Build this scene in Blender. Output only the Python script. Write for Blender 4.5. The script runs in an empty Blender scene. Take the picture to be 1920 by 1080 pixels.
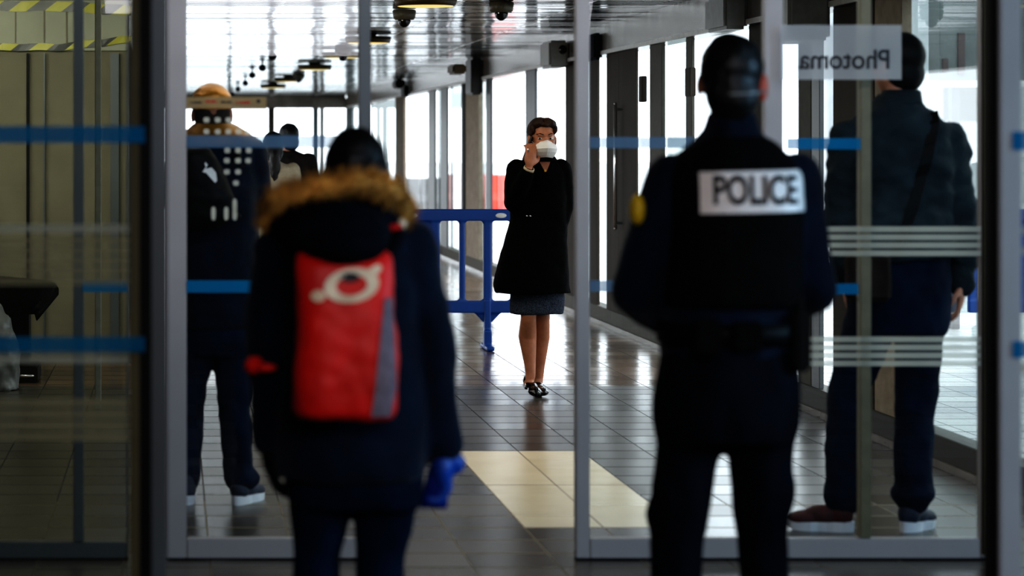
import bpy, bmesh, math, random
from mathutils import Vector, Matrix, noise
from mathutils.bvhtree import BVHTree
random.seed(7)
C = bpy.context.scene.collection
F = 4756.0; CX = 325.0; HY = 270.0; CH = 1.45
PI = math.pi

# ------------------------------------------------------------------ survey helpers: metres from the plan
def S(Y): return F / Y
def WX(px, Y): return (px - CX) * Y / F
def WZ(py, Y): return CH - (py - HY) * Y / F

# ------------------------------------------------------------------ materials
def lin(c): return tuple(((x / 12.92) if x <= .04045 else ((x + .055) / 1.055) ** 2.4) for x in c)
def mat(name, col, rough=.6, metal=0., var=.12, scale=18, bump=0., bscale=60, emit=None, es=0., spec=.5, coat=0., alpha=1., sheen=0.):
    m = bpy.data.materials.new(name); m.use_nodes = True
    n = m.node_tree.nodes; l = m.node_tree.links
    b = n['Principled BSDF']
    tc = n.new('ShaderNodeTexCoord'); nz = n.new('ShaderNodeTexNoise'); nz.inputs['Scale'].default_value = scale; nz.inputs['Detail'].default_value = 3
    l.new(tc.outputs['Object'], nz.inputs['Vector'])
    rp = n.new('ShaderNodeValToRGB'); c = lin(col)
    rp.color_ramp.elements[0].position = .3; rp.color_ramp.elements[1].position = .7
    rp.color_ramp.elements[0].color = tuple(x * (1 - var) for x in c) + (1,)
    rp.color_ramp.elements[1].color = tuple(min(1, x * (1 + var)) for x in c) + (1,)
    l.new(nz.outputs['Fac'], rp.inputs['Fac']); l.new(rp.outputs['Color'], b.inputs['Base Color'])
    b.inputs['Roughness'].default_value = rough; b.inputs['Metallic'].default_value = metal
    b.inputs['Specular IOR Level'].default_value = spec
    b.inputs['Coat Weight'].default_value = coat
    b.inputs['Sheen Weight'].default_value = sheen
    b.inputs['Alpha'].default_value = alpha
    if bump:
        n2 = n.new('ShaderNodeTexNoise'); n2.inputs['Scale'].default_value = bscale; n2.inputs['Detail'].default_value = 4
        l.new(tc.outputs['Object'], n2.inputs['Vector'])
        bp = n.new('ShaderNodeBump'); bp.inputs['Strength'].default_value = bump; bp.inputs['Distance'].default_value = .01
        l.new(n2.outputs['Fac'], bp.inputs['Height']); l.new(bp.outputs['Normal'], b.inputs['Normal'])
    if emit:
        b.inputs['Emission Color'].default_value = lin(emit) + (1,); b.inputs['Emission Strength'].default_value = es
    return m

def glass(name, tint=(.93, .97, .96), refl=1., base=.04, haze=0., hazecol=(.5, .5, .5)):
    """a thin pane: clear straight through, mirror-like towards grazing angles"""
    m = bpy.data.materials.new(name); m.use_nodes = True
    n = m.node_tree.nodes; l = m.node_tree.links; n.clear()
    out = n.new('ShaderNodeOutputMaterial'); g = n.new('ShaderNodeNewGeometry')
    dot = n.new('ShaderNodeVectorMath'); dot.operation = 'DOT_PRODUCT'
    l.new(g.outputs['Normal'], dot.inputs[0]); l.new(g.outputs['Incoming'], dot.inputs[1])
    def M(op, a, b=None):
        k = n.new('ShaderNodeMath'); k.operation = op
        for i, v in enumerate((a, b)):
            if v is None: continue
            if isinstance(v, (int, float)): k.inputs[i].default_value = v
            else: l.new(v, k.inputs[i])
        return k.outputs[0]
    c = M('ABSOLUTE', dot.outputs['Value']); s = M('POWER', M('SUBTRACT', 1., c), 5.)
    f = M('MULTIPLY', M('ADD', M('MULTIPLY', s, .9), base), refl); f = M('MINIMUM', f, .95)
    tr = n.new('ShaderNodeBsdfTransparent'); tr.inputs['Color'].default_value = tint + (1,)
    gl = n.new('ShaderNodeBsdfGlossy'); gl.inputs['Roughness'].default_value = .01
    mx = n.new('ShaderNodeMixShader'); l.new(f, mx.inputs[0]); l.new(tr.outputs[0], mx.inputs[1]); l.new(gl.outputs[0], mx.inputs[2])
    last = mx.outputs[0]
    if haze:
        d = n.new('ShaderNodeBsdfDiffuse'); d.inputs['Color'].default_value = lin(hazecol) + (1,)
        nz = n.new('ShaderNodeTexNoise'); nz.inputs['Scale'].default_value = 3
        tc = n.new('ShaderNodeTexCoord'); l.new(tc.outputs['Object'], nz.inputs['Vector'])
        h = M('MULTIPLY', nz.outputs['Fac'], haze * 2)
        m2 = n.new('ShaderNodeMixShader'); l.new(h, m2.inputs[0]); l.new(last, m2.inputs[1]); l.new(d.outputs[0], m2.inputs[2]); last = m2.outputs[0]
    l.new(last, out.inputs['Surface'])
    return m

def film(name, col, opacity, trans=.5):
    """translucent self-adhesive film on glass"""
    m = bpy.data.materials.new(name); m.use_nodes = True
    n = m.node_tree.nodes; l = m.node_tree.links; n.clear()
    out = n.new('ShaderNodeOutputMaterial'); d = n.new('ShaderNodeBsdfDiffuse'); t = n.new('ShaderNodeBsdfTranslucent'); p = n.new('ShaderNodeBsdfTransparent')
    nz = n.new('ShaderNodeTexNoise'); nz.inputs['Scale'].default_value = 6; tc = n.new('ShaderNodeTexCoord'); l.new(tc.outputs['Object'], nz.inputs['Vector'])
    rp = n.new('ShaderNodeValToRGB'); c = lin(col); rp.color_ramp.elements[0].color = tuple(x * .85 for x in c) + (1,); rp.color_ramp.elements[1].color = tuple(min(1, x * 1.12) for x in c) + (1,)
    l.new(nz.outputs['Fac'], rp.inputs['Fac']); l.new(rp.outputs['Color'], d.inputs['Color']); l.new(rp.outputs['Color'], t.inputs['Color'])
    a = n.new('ShaderNodeMixShader'); a.inputs[0].default_value = trans; l.new(d.outputs[0], a.inputs[1]); l.new(t.outputs[0], a.inputs[2])
    b = n.new('ShaderNodeMixShader'); b.inputs[0].default_value = opacity; l.new(p.outputs[0], b.inputs[1]); l.new(a.outputs[0], b.inputs[2])
    l.new(b.outputs[0], out.inputs['Surface'])
    return m

class NB:
    """small node builder for the floor and the ceiling"""
    def __init__(s, name):
        s.m = bpy.data.materials.new(name); s.m.use_nodes = True
        s.n = s.m.node_tree.nodes; s.l = s.m.node_tree.links; s.b = s.n['Principled BSDF']
        s.tc = s.n.new('ShaderNodeTexCoord'); s.sx = s.n.new('ShaderNodeSeparateXYZ'); s.l.new(s.tc.outputs['Object'], s.sx.inputs[0])
        s.x, s.y, s.z = s.sx.outputs
    def M(s, op, a, b=None, c=None):
        k = s.n.new('ShaderNodeMath'); k.operation = op
        for i, v in enumerate((a, b, c)):
            if v is None: continue
            if isinstance(v, (int, float)): k.inputs[i].default_value = v
            else: s.l.new(v, k.inputs[i])
        return k.outputs[0]
    def mix(s, f, a, b):
        k = s.n.new('ShaderNodeMix'); k.data_type = 'RGBA'
        for i, v in ((0, f), (6, a), (7, b)):
            if isinstance(v, (int, float)): k.inputs[i].default_value = v
            elif isinstance(v, tuple): k.inputs[i].default_value = lin(v) + (1,)
            else: s.l.new(v, k.inputs[i])
        return k.outputs[2]
    def comb(s, x, y, z=0.):
        k = s.n.new('ShaderNodeCombineXYZ')
        for i, v in enumerate((x, y, z)):
            if isinstance(v, (int, float)): k.inputs[i].default_value = v
            else: s.l.new(v, k.inputs[i])
        return k.outputs[0]
    def noise(s, vec, scale, detail=2):
        k = s.n.new('ShaderNodeTexNoise'); k.inputs['Scale'].default_value = scale; k.inputs['Detail'].default_value = detail
        s.l.new(vec, k.inputs['Vector']); return k.outputs['Fac']
    def white(s, vec):
        k = s.n.new('ShaderNodeTexWhiteNoise'); s.l.new(vec, k.inputs['Vector']); return k.outputs['Value']

def floor_material(name, outside=False):
    q = NB(name); M = q.M
    u = M('DIVIDE', M('SUBTRACT', q.x, 1.324), .3); v = M('DIVIDE', M('SUBTRACT', q.y, 9.58), .3)
    iu, iv = M('FLOOR', u), M('FLOOR', v); fu, fv = M('FRACT', u), M('FRACT', v)
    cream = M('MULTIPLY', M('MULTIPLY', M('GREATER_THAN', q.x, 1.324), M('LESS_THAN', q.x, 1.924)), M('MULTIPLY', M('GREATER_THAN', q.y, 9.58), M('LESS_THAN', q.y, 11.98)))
    lx = M('LESS_THAN', fu, .02); ly = M('LESS_THAN', fv, .06)
    big = M('LESS_THAN', M('FRACT', M('DIVIDE', v, 4.)), .012)
    rows = M('ADD', M('MULTIPLY', ly, M('SUBTRACT', 1., cream)), M('MULTIPLY', big, cream))
    grout = M('MINIMUM', M('ADD', lx, rows), 1.)
    rnd = q.white(q.comb(iu, iv)); n1 = q.noise(q.tc.outputs['Object'], 5, 4)
    if outside:
        base = q.mix(rnd, (.62, .62, .62), (.72, .72, .71)); col = q.mix(grout, base, (.22, .22, .22))
    else:
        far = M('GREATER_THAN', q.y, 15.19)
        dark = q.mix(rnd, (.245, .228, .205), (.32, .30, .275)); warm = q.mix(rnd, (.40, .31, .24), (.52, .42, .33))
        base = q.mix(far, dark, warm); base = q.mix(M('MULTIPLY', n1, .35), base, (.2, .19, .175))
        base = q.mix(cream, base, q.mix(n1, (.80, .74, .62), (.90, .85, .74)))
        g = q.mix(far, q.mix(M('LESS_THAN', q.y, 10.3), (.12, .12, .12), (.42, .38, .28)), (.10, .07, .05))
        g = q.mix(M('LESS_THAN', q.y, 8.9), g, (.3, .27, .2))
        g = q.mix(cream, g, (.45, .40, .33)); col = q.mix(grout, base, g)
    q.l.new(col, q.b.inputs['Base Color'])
    rr = q.mix(grout, (.42, .42, .42), (.9, .9, .9)) if not outside else q.mix(grout, (.6, .6, .6), (.9, .9, .9))
    r0 = M('ADD', M('MULTIPLY', rnd, .06), M('SUBTRACT', .24, M('MULTIPLY', M('GREATER_THAN', q.y, 15.19), .08)) if not outside else .3); r0 = M('ADD', r0, M('MULTIPLY', grout, .5)); q.l.new(r0, q.b.inputs['Roughness'])
    # each tile is set a hair out of level, and the glaze ripples along the rows
    hb = M('ADD', M('MULTIPLY', q.noise(q.comb(M('MULTIPLY', q.x, .8), M('MULTIPLY', q.y, 9.)), 1.6, 3), .9), M('MULTIPLY', rnd, M('MULTIPLY', fv, .25)))
    hb = M('SUBTRACT', hb, M('MULTIPLY', grout, .5))
    rnd2 = q.white(q.comb(iu, M('ADD', iv, 77.)))
    fine = q.noise(q.comb(M('MULTIPLY', q.x, .5), M('MULTIPLY', q.y, 14.)), 1.3, 2)
    ny = M('ADD', M('MULTIPLY', M('SUBTRACT', rnd, .5), .012), M('MULTIPLY', M('SUBTRACT', fine, .5), .03)); nx = M('MULTIPLY', M('SUBTRACT', rnd2, .5), .02)
    vn = q.n.new('ShaderNodeVectorMath'); vn.operation = 'NORMALIZE'; q.l.new(q.comb(nx, ny, 1.), vn.inputs[0]); q.l.new(vn.outputs[0], q.b.inputs['Normal'])
    q.b.inputs['Specular IOR Level'].default_value = .45
    return q.m

def ceiling_material():
    q = NB('slatted_metal_ceiling'); M = q.M
    xs = M('FLOOR', M('DIVIDE', q.x, 1.1)); v = M('DIVIDE', M('ADD', q.y, M('MULTIPLY', xs, .07)), .15); fv = M('FRACT', v); iv = M('FLOOR', v)
    rnd = q.white(q.comb(xs, iv)); rnd2 = q.white(q.comb(iv, 3.))
    gap = M('LESS_THAN', fv, M('ADD', .10, M('MULTIPLY', M('GREATER_THAN', rnd2, .72), .5)))
    jx = None
    for x0 in (.74, 1.93, 2.80):
        k = M('LESS_THAN', M('ABSOLUTE', M('SUBTRACT', q.x, x0)), .014); jx = k if jx is None else M('ADD', jx, k)
    base = q.mix(rnd, (.62, .63, .65), (.92, .93, .95)); col = q.mix(gap, base, (.02, .02, .022)); col = q.mix(M('MINIMUM', jx, 1.), col, (.95, .95, .95))
    q.l.new(col, q.b.inputs['Base Color'])
    q.l.new(M('MAXIMUM', M('SUBTRACT', .9, M('ADD', gap, jx)), 0.), q.b.inputs['Metallic'])
    q.l.new(M('ADD', M('MULTIPLY', rnd, .08), M('ADD', .07, M('MULTIPLY', gap, .6))), q.b.inputs['Roughness'])
    q.l.new(M('SUBTRACT', .5, M('MULTIPLY', gap, .45)), q.b.inputs['Specular IOR Level'])
    w = q.noise(q.comb(M('MULTIPLY', q.x, .7), M('MULTIPLY', q.y, 3.)), 1.6, 2); w2 = q.noise(q.comb(M('MULTIPLY', q.x, 2.), M('MULTIPLY', q.y, .4)), 1.5, 2)
    ny = M('ADD', M('MULTIPLY', M('SUBTRACT', rnd, .5), .05), M('MULTIPLY', M('SUBTRACT', w, .5), .05)); nx = M('MULTIPLY', M('SUBTRACT', w2, .5), .10)
    vn = q.n.new('ShaderNodeVectorMath'); vn.operation = 'NORMALIZE'; q.l.new(q.comb(nx, ny, -1.), vn.inputs[0]); q.l.new(vn.outputs[0], q.b.inputs['Normal'])
    return q.m

def hazard_material():
    q = NB('yellow_black_hazard_tape'); M = q.M
    f = M('FRACT', M('DIVIDE', M('SUBTRACT', q.x, M('MULTIPLY', q.z, 1.3)), .235))
    q.l.new(q.mix(M('LESS_THAN', f, .5), (.62, .60, .06), (.03, .03, .03)), q.b.inputs['Base Color']); q.b.inputs['Roughness'].default_value = .4
    return q.m

def cl(*a, **k):
    k.setdefault('spec', .12); return mat(*a, **k)
MT = dict(
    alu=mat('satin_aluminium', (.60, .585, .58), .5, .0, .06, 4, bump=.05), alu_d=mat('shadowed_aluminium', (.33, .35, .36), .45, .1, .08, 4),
    khaki=mat('khaki_gasket', (.34, .31, .20), .7, 0, .1), khakil=mat('khaki_mullion', (.40, .38, .29), .5), sill=mat('dark_olive_sill', (.17, .16, .12), .6), post=mat('greige_post', (.33, .32, .29), .7, .0), steel=mat('dark_brown_steel', (.23, .20, .17), .8, .0, .1, 6), black=mat('black_rubber', (.02, .02, .024), .6, spec=.2),
    stone=mat('grey_marbled_fascia', (.50, .47, .44), .22, .35, .22, 5, bump=.1, bscale=8), concrete=mat('brown_concrete', (.60, .55, .49), .8, 0, .18, 12, bump=.3),
    white=mat('white_enamel', (.78, .78, .77), .4), greyp=mat('grey_plastic', (.55, .55, .54), .45), darkbox=mat('black_brown_plastic', (.12, .11, .10), .4),
    lampbody=mat('bronze_lamp_body', (.30, .25, .16), .5, .2), lampglow=mat('warm_lamp_diffuser', (.9, .8, .5), .4, emit=(1., .88, .55), es=.55),
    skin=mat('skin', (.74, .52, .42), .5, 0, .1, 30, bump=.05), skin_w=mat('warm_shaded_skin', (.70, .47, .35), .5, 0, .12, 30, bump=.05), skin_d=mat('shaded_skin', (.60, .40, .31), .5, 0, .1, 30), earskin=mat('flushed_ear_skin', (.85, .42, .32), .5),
    navy=cl('navy_cloth', (.035, .085, .155), .8, 0, .35, 9, bump=.25, bscale=90, sheen=.1), navyd=cl('dark_navy_cloth', (.028, .05, .09), .85, 0, .3, 9, bump=.25, bscale=90),
    vest=cl('black_vest_cloth', (.042, .036, .034), .85, 0, .25, 12, bump=.3, bscale=70), blackc=cl('black_wool', (.008, .008, .01), .9, 0, .3, 14, bump=.3, bscale=120),
    jeans=cl('indigo_denim', (.035, .10, .185), .85, 0, .45, 7, bump=.3, bscale=160), hair_d=mat('dark_hair', (.055, .034, .022), .5, 0, .5, 40, bump=.4, bscale=50),
    hair_b=mat('brown_hair', (.19, .095, .04), .7, 0, .8, 16, bump=.5, bscale=40), fur=mat('tan_fur', (.80, .60, .30), .8, 0, .45, 14, bump=.4, bscale=80),
    cream_f=cl('cream_fleece', (.80, .74, .64), .9, 0, .15, 25, bump=.5), brownc=cl('brown_quilted_cloth', (.20, .17, .16), .85, 0, .3, 10, bump=.3),
    red=mat('bright_red_nylon', (.86, .10, .04), .55, 0, .18, 6, bump=.25, bscale=25), redd=mat('deep_red_nylon', (.68, .05, .04), .55), mesh=mat('grey_mesh_pocket', (.47, .41, .44), .8, 0, .2, 60, bump=.3),
    logo=mat('cream_print', (.93, .84, .72), .6), patch=mat('pale_reflective_patch', (.92, .88, .85), .5, 0, .06), patchink=mat('charcoal_lettering', (.20, .17, .17), .6),
    yellow=mat('yellow_badge', (.85, .70, .15), .5), glove=mat('bright_blue_glove', (.06, .27, .62), .45), bluebag=cl('dark_blue_cloth', (.04, .13, .42), .7, 0, .25, 20, bump=.3),
    mask=mat('white_face_mask', (.93, .92, .90), .6, 0, .04), phone=mat('black_phone', (.02, .02, .025), .15), silver=mat('silver', (.85, .85, .85), .2, .9, .02),
    skirt=cl('speckled_grey_tweed', (.24, .27, .32), .9, 0, .7, 160, bump=.3, bscale=150), patent=mat('black_patent_leather', (.015, .02, .02), .08, 0, .2, coat=.6),
    sole=mat('white_rubber_sole', (.85, .86, .88), .5), shoe_m=mat('maroon_shoe_mesh', (.26, .09, .10), .7, 0, .4, 30), shoe_n=mat('navy_shoe_mesh', (.10, .14, .22), .7, 0, .4, 30),
    shoe_r=mat('dark_red_stripe', (.5, .06, .12), .6), slate=cl('slate_jacket_cloth', (.155, .20, .225), .75, 0, .35, 8, bump=.35, bscale=60), gold=mat('golden_bronze_cloth', (.55, .38, .12), .4, .2, .4, 10),
    goldhead=mat('golden_knit_cap', (.74, .50, .16), .35, .3, .3, 18, bump=.3, bscale=40), bar=mat('blue_moulded_plastic', (.03, .24, .52), .4, 0, .08, 6), barp=mat('dark_blue_recessed_plastic', (.035, .12, .36), .5),
    pinkp=mat('faded_pink_brown_plastic', (.55, .40, .38), .7), redp=mat('faded_red_plastic', (.88, .26, .18), .6, 0, .2, 4), greyc=mat('grey_concrete_block', (.38, .38, .38), .8), cloth=cl('black_fringed_cloth', (.035, .033, .035), .75, 0, .3, 30, bump=.3),
    plasticbag=mat('grey_plastic_sheet', (.42, .42, .42), .35, 0, .15, 8, bump=.4, bscale=12), wallp=mat('pale_olive_partition', (.60, .60, .54), .8, 0, .1, 3, bump=.1, bscale=10),
    wallp2=mat('taupe_partition', (.45, .43, .36), .8, 0, .12, 4), plaster=mat('grey_plaster', (.30, .29, .28), .9, 0, .1, 4), signbeige=mat('beige_sign', (.64, .58, .47), .6, 0, .06), ink=mat('dark_ink', (.10, .10, .12), .6),
    eye=mat('eye_white', (.85, .83, .80), .25), iris=mat('dark_iris', (.08, .05, .04), .15), dome=mat('smoked_dome', (.03, .03, .03), .08), tape=hazard_material(),
    fascia=mat('grey_canopy_fascia', (.36, .38, .38), .8, 0, .2, 3), facade=mat('pale_facade', (.62, .63, .64), .7, 0, .12, 2, bump=.1), slot=mat('dark_red_poster', (.24, .19, .19), .6), rail=mat('grey_handrail', (.30, .30, .31), .4, .5),
    glass=glass('tinted_pane', (.64, .72, .72), 1.25, .05), glass_o=glass('clean_pane', (.96, .99, 1.), .25), gnear=glass('near_pane', (.70, .73, .69), 1., .05, .06, (.42, .42, .34)), gleaf=glass('leaf_pane', (.93, .96, .96), 1., .04, .012, (.5, .52, .52)),
    blue_f=film('blue_safety_film', (.42, .55, .68), .78, .65), blue_n=film('near_blue_safety_film', (.06, .47, .66), .88, .3), stripe=film('frosted_white_film', (.84, .85, .80), .66, .5), stripe_s=film('faint_frosted_film', (.66, .64, .52), .62, .3),
    sign_refl=film('sign_reflection_film', (.84, .86, .88), .62, .6), dot=film('white_square_reflection', (.90, .90, .84), .6, .3), tan_f=film('beige_notice_film', (.66, .58, .44), .85, .4),  # sign and square films carry reflections as pale colour
)

# ------------------------------------------------------------------ object helpers
def link(name, data, m=None, parent=None, loc=(0, 0, 0)):
    o = bpy.data.objects.new(name, data); C.objects.link(o); o.location = loc
    if m is not None and data is not None: data.materials.append(m)
    if parent is not None: o.parent = parent
    return o
def obj(name, bm, m, parent=None, smooth=False, loc=(0, 0, 0), mods=None):
    me = bpy.data.meshes.new(name); bmesh.ops.recalc_face_normals(bm, faces=bm.faces[:]) if mods != 'keep' else None
    bm.to_mesh(me); bm.free()
    if smooth:
        for p in me.polygons: p.use_smooth = True
    return link(name, me, m, parent, loc)
def tag(o, label, cat, group=None, kind=None):
    o['label'] = label; o['category'] = cat
    if group: o['group'] = group
    if kind: o['kind'] = kind
    return o
def thing(name, label, cat, loc=(0, 0, 0), group=None, kind=None):
    return tag(link(name, None, loc=loc), label, cat, group, kind)
def structure(o): o['kind'] = 'structure'; return o
def bx(bm, x0, x1, y0, y1, z0, z1, bev=0.):
    r = bmesh.ops.create_cube(bm, size=1); vs = r['verts']
    for v in vs: v.co = Vector(((x0 + x1) / 2 + v.co.x * (x1 - x0), (y0 + y1) / 2 + v.co.y * (y1 - y0), (z0 + z1) / 2 + v.co.z * (z1 - z0)))
    if bev: bmesh.ops.bevel(bm, geom=list({e for v in vs for e in v.link_edges}), offset=bev, segments=2, affect='EDGES', clamp_overlap=True)
def box(name, x0, x1, y0, y1, z0, z1, m, parent=None, bev=.004):
    bm = bmesh.new(); bx(bm, x0, x1, y0, y1, z0, z1, bev); return obj(name, bm, m, parent)
def plane(name, pts, m, parent=None):
    bm = bmesh.new(); bm.faces.new([bm.verts.new(p) for p in pts]); return obj(name, bm, m, parent, mods='keep')
def ell(bm, c, r, rot=None, sub=3):
    R = rot if rot is not None else Matrix.Identity(3)
    M4 = Matrix.Translation(Vector(c)) @ R.to_4x4() @ Matrix.Diagonal((r[0], r[1], r[2], 1))
    bmesh.ops.create_icosphere(bm, subdivisions=sub, radius=1, matrix=M4)
def seg(bm, a, b, ra, rb, n=18):
    a, b = Vector(a), Vector(b); d = b - a
    if d.length < 1e-6: return
    q = d.to_track_quat('Z', 'Y').to_matrix().to_4x4()
    bmesh.ops.create_cone(bm, cap_ends=True, segments=n, radius1=ra, radius2=rb, depth=d.length, matrix=Matrix.Translation((a + b) / 2) @ q)
def limb(bm, pts, rs, sub=2):
    for i, p in enumerate(pts):
        ell(bm, p, (rs[i],) * 3, sub=sub)
        if i: seg(bm, pts[i - 1], p, rs[i - 1], rs[i])
def loft(bm, rings, n=36, k=2.3):
    """rings of (x0, x1, z, half depth, centre y): stacked rounded outlines"""
    loops = []
    for (x0, x1, z, d, cy) in rings:
        cx, rx = (x0 + x1) / 2, abs(x1 - x0) / 2; lp = []
        for i in range(n):
            t = 2 * PI * i / n; c, s = math.cos(t), math.sin(t)
            lp.append(bm.verts.new((cx + rx * math.copysign(abs(c) ** (2 / k), c), cy + d * math.copysign(abs(s) ** (2 / k), s), z)))
        loops.append(lp)
    for a, b in zip(loops, loops[1:]):
        for i in range(n): bm.faces.new((a[i], a[(i + 1) % n], b[(i + 1) % n], b[i]))
    bm.faces.new(loops[0][::-1]); bm.faces.new(loops[-1])
def fuse(name, bm, m, parent, voxel=.012, smooth=4, wr=0., wf=9., stretch=1.):
    """merge overlapping closed shapes into ONE continuous skin, then add soft folds"""
    bmesh.ops.recalc_face_normals(bm, faces=bm.faces[:])
    me = bpy.data.meshes.new('tmp'); bm.to_mesh(me); bm.free(); t = bpy.data.objects.new('tmp', me); C.objects.link(t)
    r = t.modifiers.new('r', 'REMESH'); r.mode = 'VOXEL'; r.voxel_size = voxel
    if smooth: s = t.modifiers.new('s', 'SMOOTH'); s.iterations = smooth; s.factor = .5
    dg = bpy.context.evaluated_depsgraph_get(); dg.update(); ev = t.evaluated_get(dg); new = bpy.data.meshes.new_from_object(ev)
    bpy.data.objects.remove(t); bpy.data.meshes.remove(me)
    if wr:
        ns = [v.normal.copy() for v in new.vertices]
        for v, nn in zip(new.vertices, ns):
            c = v.co; a = noise.noise(Vector((c.x * wf, c.y * wf, c.z * wf * stretch))) + .5 * noise.noise(Vector((c.x * wf * 2.3 + 5, c.y * wf * 2.3, c.z * wf * 2.3 * stretch)))
            v.co = c + nn * (a * wr)
    for p in new.polygons: p.use_smooth = True
    new.materials.clear(); new.name = name
    return link(name, new, m, parent)
def bvh_of(o):
    me = o.data; return BVHTree.FromPolygons([v.co.copy() for v in me.vertices], [list(p.vertices) for p in me.polygons])
def hit_y(bv, x, z, sgn=1, off=.004, fallback=0.):
    r = bv.ray_cast(Vector((x, -3 * sgn, z)), Vector((0, sgn, 0)))
    return (r[0].y - sgn * off) if r[0] is not None else fallback
def decal(name, bv, outline_fn, nu, nv, m, parent, sgn=1, off=.004, fb=0.):
    """a cloth patch laid over a curved surface; outline_fn(u,v) gives x,z"""
    bm = bmesh.new(); g = [[None] * (nv + 1) for _ in range(nu + 1)]
    for i in range(nu + 1):
        for j in range(nv + 1):
            x, z = outline_fn(i / nu, j / nv); g[i][j] = bm.verts.new((x, hit_y(bv, x, z, sgn, off, fb), z))
    for i in range(nu):
        for j in range(nv): bm.faces.new((g[i][j], g[i + 1][j], g[i + 1][j + 1], g[i][j + 1]))
    return obj(name, bm, m, parent, smooth=True)
def text_mesh(name, s, size, bold=0., ext=.0005, sx=1.):
    cu = bpy.data.curves.new(name, 'FONT'); cu.body = s; cu.size = size; cu.align_x = 'CENTER'; cu.align_y = 'CENTER'; cu.offset = bold; cu.extrude = ext
    t = bpy.data.objects.new('tmp', cu); C.objects.link(t); dg = bpy.context.evaluated_depsgraph_get(); dg.update()
    me = bpy.data.meshes.new_from_object(t.evaluated_get(dg)); bpy.data.objects.remove(t); me.name = name; me.materials.clear()
    for v in me.vertices: v.co = Vector((v.co.x * sx, -v.co.z, v.co.y))
    return me

# ------------------------------------------------------------------ people
def rz(a): return Matrix.Rotation(a, 3, 'Z')
def head_shapes(bm, c, yaw=0., sc=1., pitch=0.):
    R = rz(yaw) @ Matrix.Rotation(pitch, 3, 'X'); c = Vector(c)
    def E(p, r, rot=None): ell(bm, c + R @ (Vector(p) * sc), tuple(x * sc for x in r), R if rot is None else R @ rot)
    E((0, -.012, .028), (.074, .094, .088)); E((0, .022, -.025), (.062, .068, .082)); E((0, .034, -.078), (.038, .045, .032))
    E((0, .080, .018), (.05, .014, .012)); E((0, .092, -.022), (.011, .018, .024)); E((0, .102, -.034), (.015, .013, .010))
    E((0, .082, -.062), (.024, .012, .008)); E((.034, .066, -.025), (.022, .02, .02)); E((-.034, .066, -.025), (.022, .02, .02))
    for s in (-1, 1): E((s * .077, -.008, -.012), (.009, .018, .031), Matrix.Rotation(s * -.25, 3, 'Z'))
    return R
def hand_shapes(bm, w, d, n, th, L=.18, curl=.35, r=.0085):
    """wrist, finger direction, palm normal, thumb side"""
    w, d, n, th = Vector(w), Vector(d).normalized(), Vector(n).normalized(), Vector(th).normalized()
    th = (th - d * th.dot(d)).normalized(); n = d.cross(th).normalized() * (1 if d.cross(th).dot(n) > 0 else -1)
    R = Matrix((th, d, n)).transposed(); k = L / .18
    ell(bm, w + d * .045 * k, (.041 * k, .055 * k, .016 * k), R); ell(bm, w + d * .015 * k, (.028 * k, .035 * k, .018 * k), R)
    for i, (off, ln) in enumerate(((.030, .074), (.010, .083), (-.011, .077), (-.031, .060))):
        p = w + d * .085 * k + th * off * k; pts = [w + d * .05 * k + th * off * .8 * k, p]; a = curl * (.5 + .12 * i); dd = d + th * off * 1.5
        for q in (.45, .32, .25):
            dr = (dd.normalized() * math.cos(a) + n * math.sin(a)); p = p + dr * ln * q * k; pts.append(p); a += curl * 1.1
        limb(bm, pts, [r * 1.1 * k, r * 1.08 * k, r * k, r * .93 * k, r * .8 * k], 2)
    b = w + d * .02 * k + th * .026 * k; t1 = b + (d * .55 + th * .7 + n * .25) * .04 * k; t2 = t1 + (d * .8 + th * .3 + n * .4) * .03 * k; t3 = t2 + (d * .9 + n * .45) * .024 * k
    limb(bm, [b, t1, t2, t3], [.014 * k, .0115 * k, .0105 * k, .009 * k], 2)
def shoe(name, parent, heel, toe, m_up, m_sole=None, w=.045, h=.085, solez=.028, z=0., low=False, extras=None):
    """upper + sole between heel and toe points on the ground"""
    a, b = Vector((heel[0], heel[1], z)), Vector((toe[0], toe[1], z)); d = b - a; L = d.length; R = Matrix((d.normalized(), Vector((0, 0, 1)).cross(d.normalized()), Vector((0, 0, 1)))).transposed()
    def P(t, s, zz): return a + R @ Vector((t * L, s, zz))
    bm = bmesh.new(); ell(bm, P(.17, 0, solez + h * .42), (L * .18, w * .82, h * .62), R); ell(bm, P(.45, 0, solez + h * .28), (L * .32, w * .85, h * .5), R); ell(bm, P(.72, 0, solez + h * .12), (L * .27, w, h * .38), R)
    if not low: ell(bm, P(.2, 0, solez + h * .85), (L * .16, w * .78, h * .45), R)
    up = fuse(name, bm, m_up, parent, .007, 4)
    if m_sole is not None:
        bm = bmesh.new(); n = 28; lo, hi = [], []
        for i in range(n):
            t = 2 * PI * i / n; u = .5 - .5 * math.cos(t); s = math.sin(t) * w * (1.08 if u > .5 else .92) * (1 - .18 * math.exp(-((u - .42) / .12) ** 2))
            tk = .012 if u > .92 else 0
            lo.append(bm.verts.new(P(u * 1.02 - .01, s * .95, tk))); hi.append(bm.verts.new(P(u * 1.04 - .02, s, solez + .010 * (1 - u) + tk)))
        for i in range(n): bm.faces.new((lo[i], lo[(i + 1) % n], hi[(i + 1) % n], hi[i]))
        bm.faces.new(lo[::-1]); bm.faces.new(hi); obj('sole', bm, m_sole, up, smooth=False)
    return up

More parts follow.
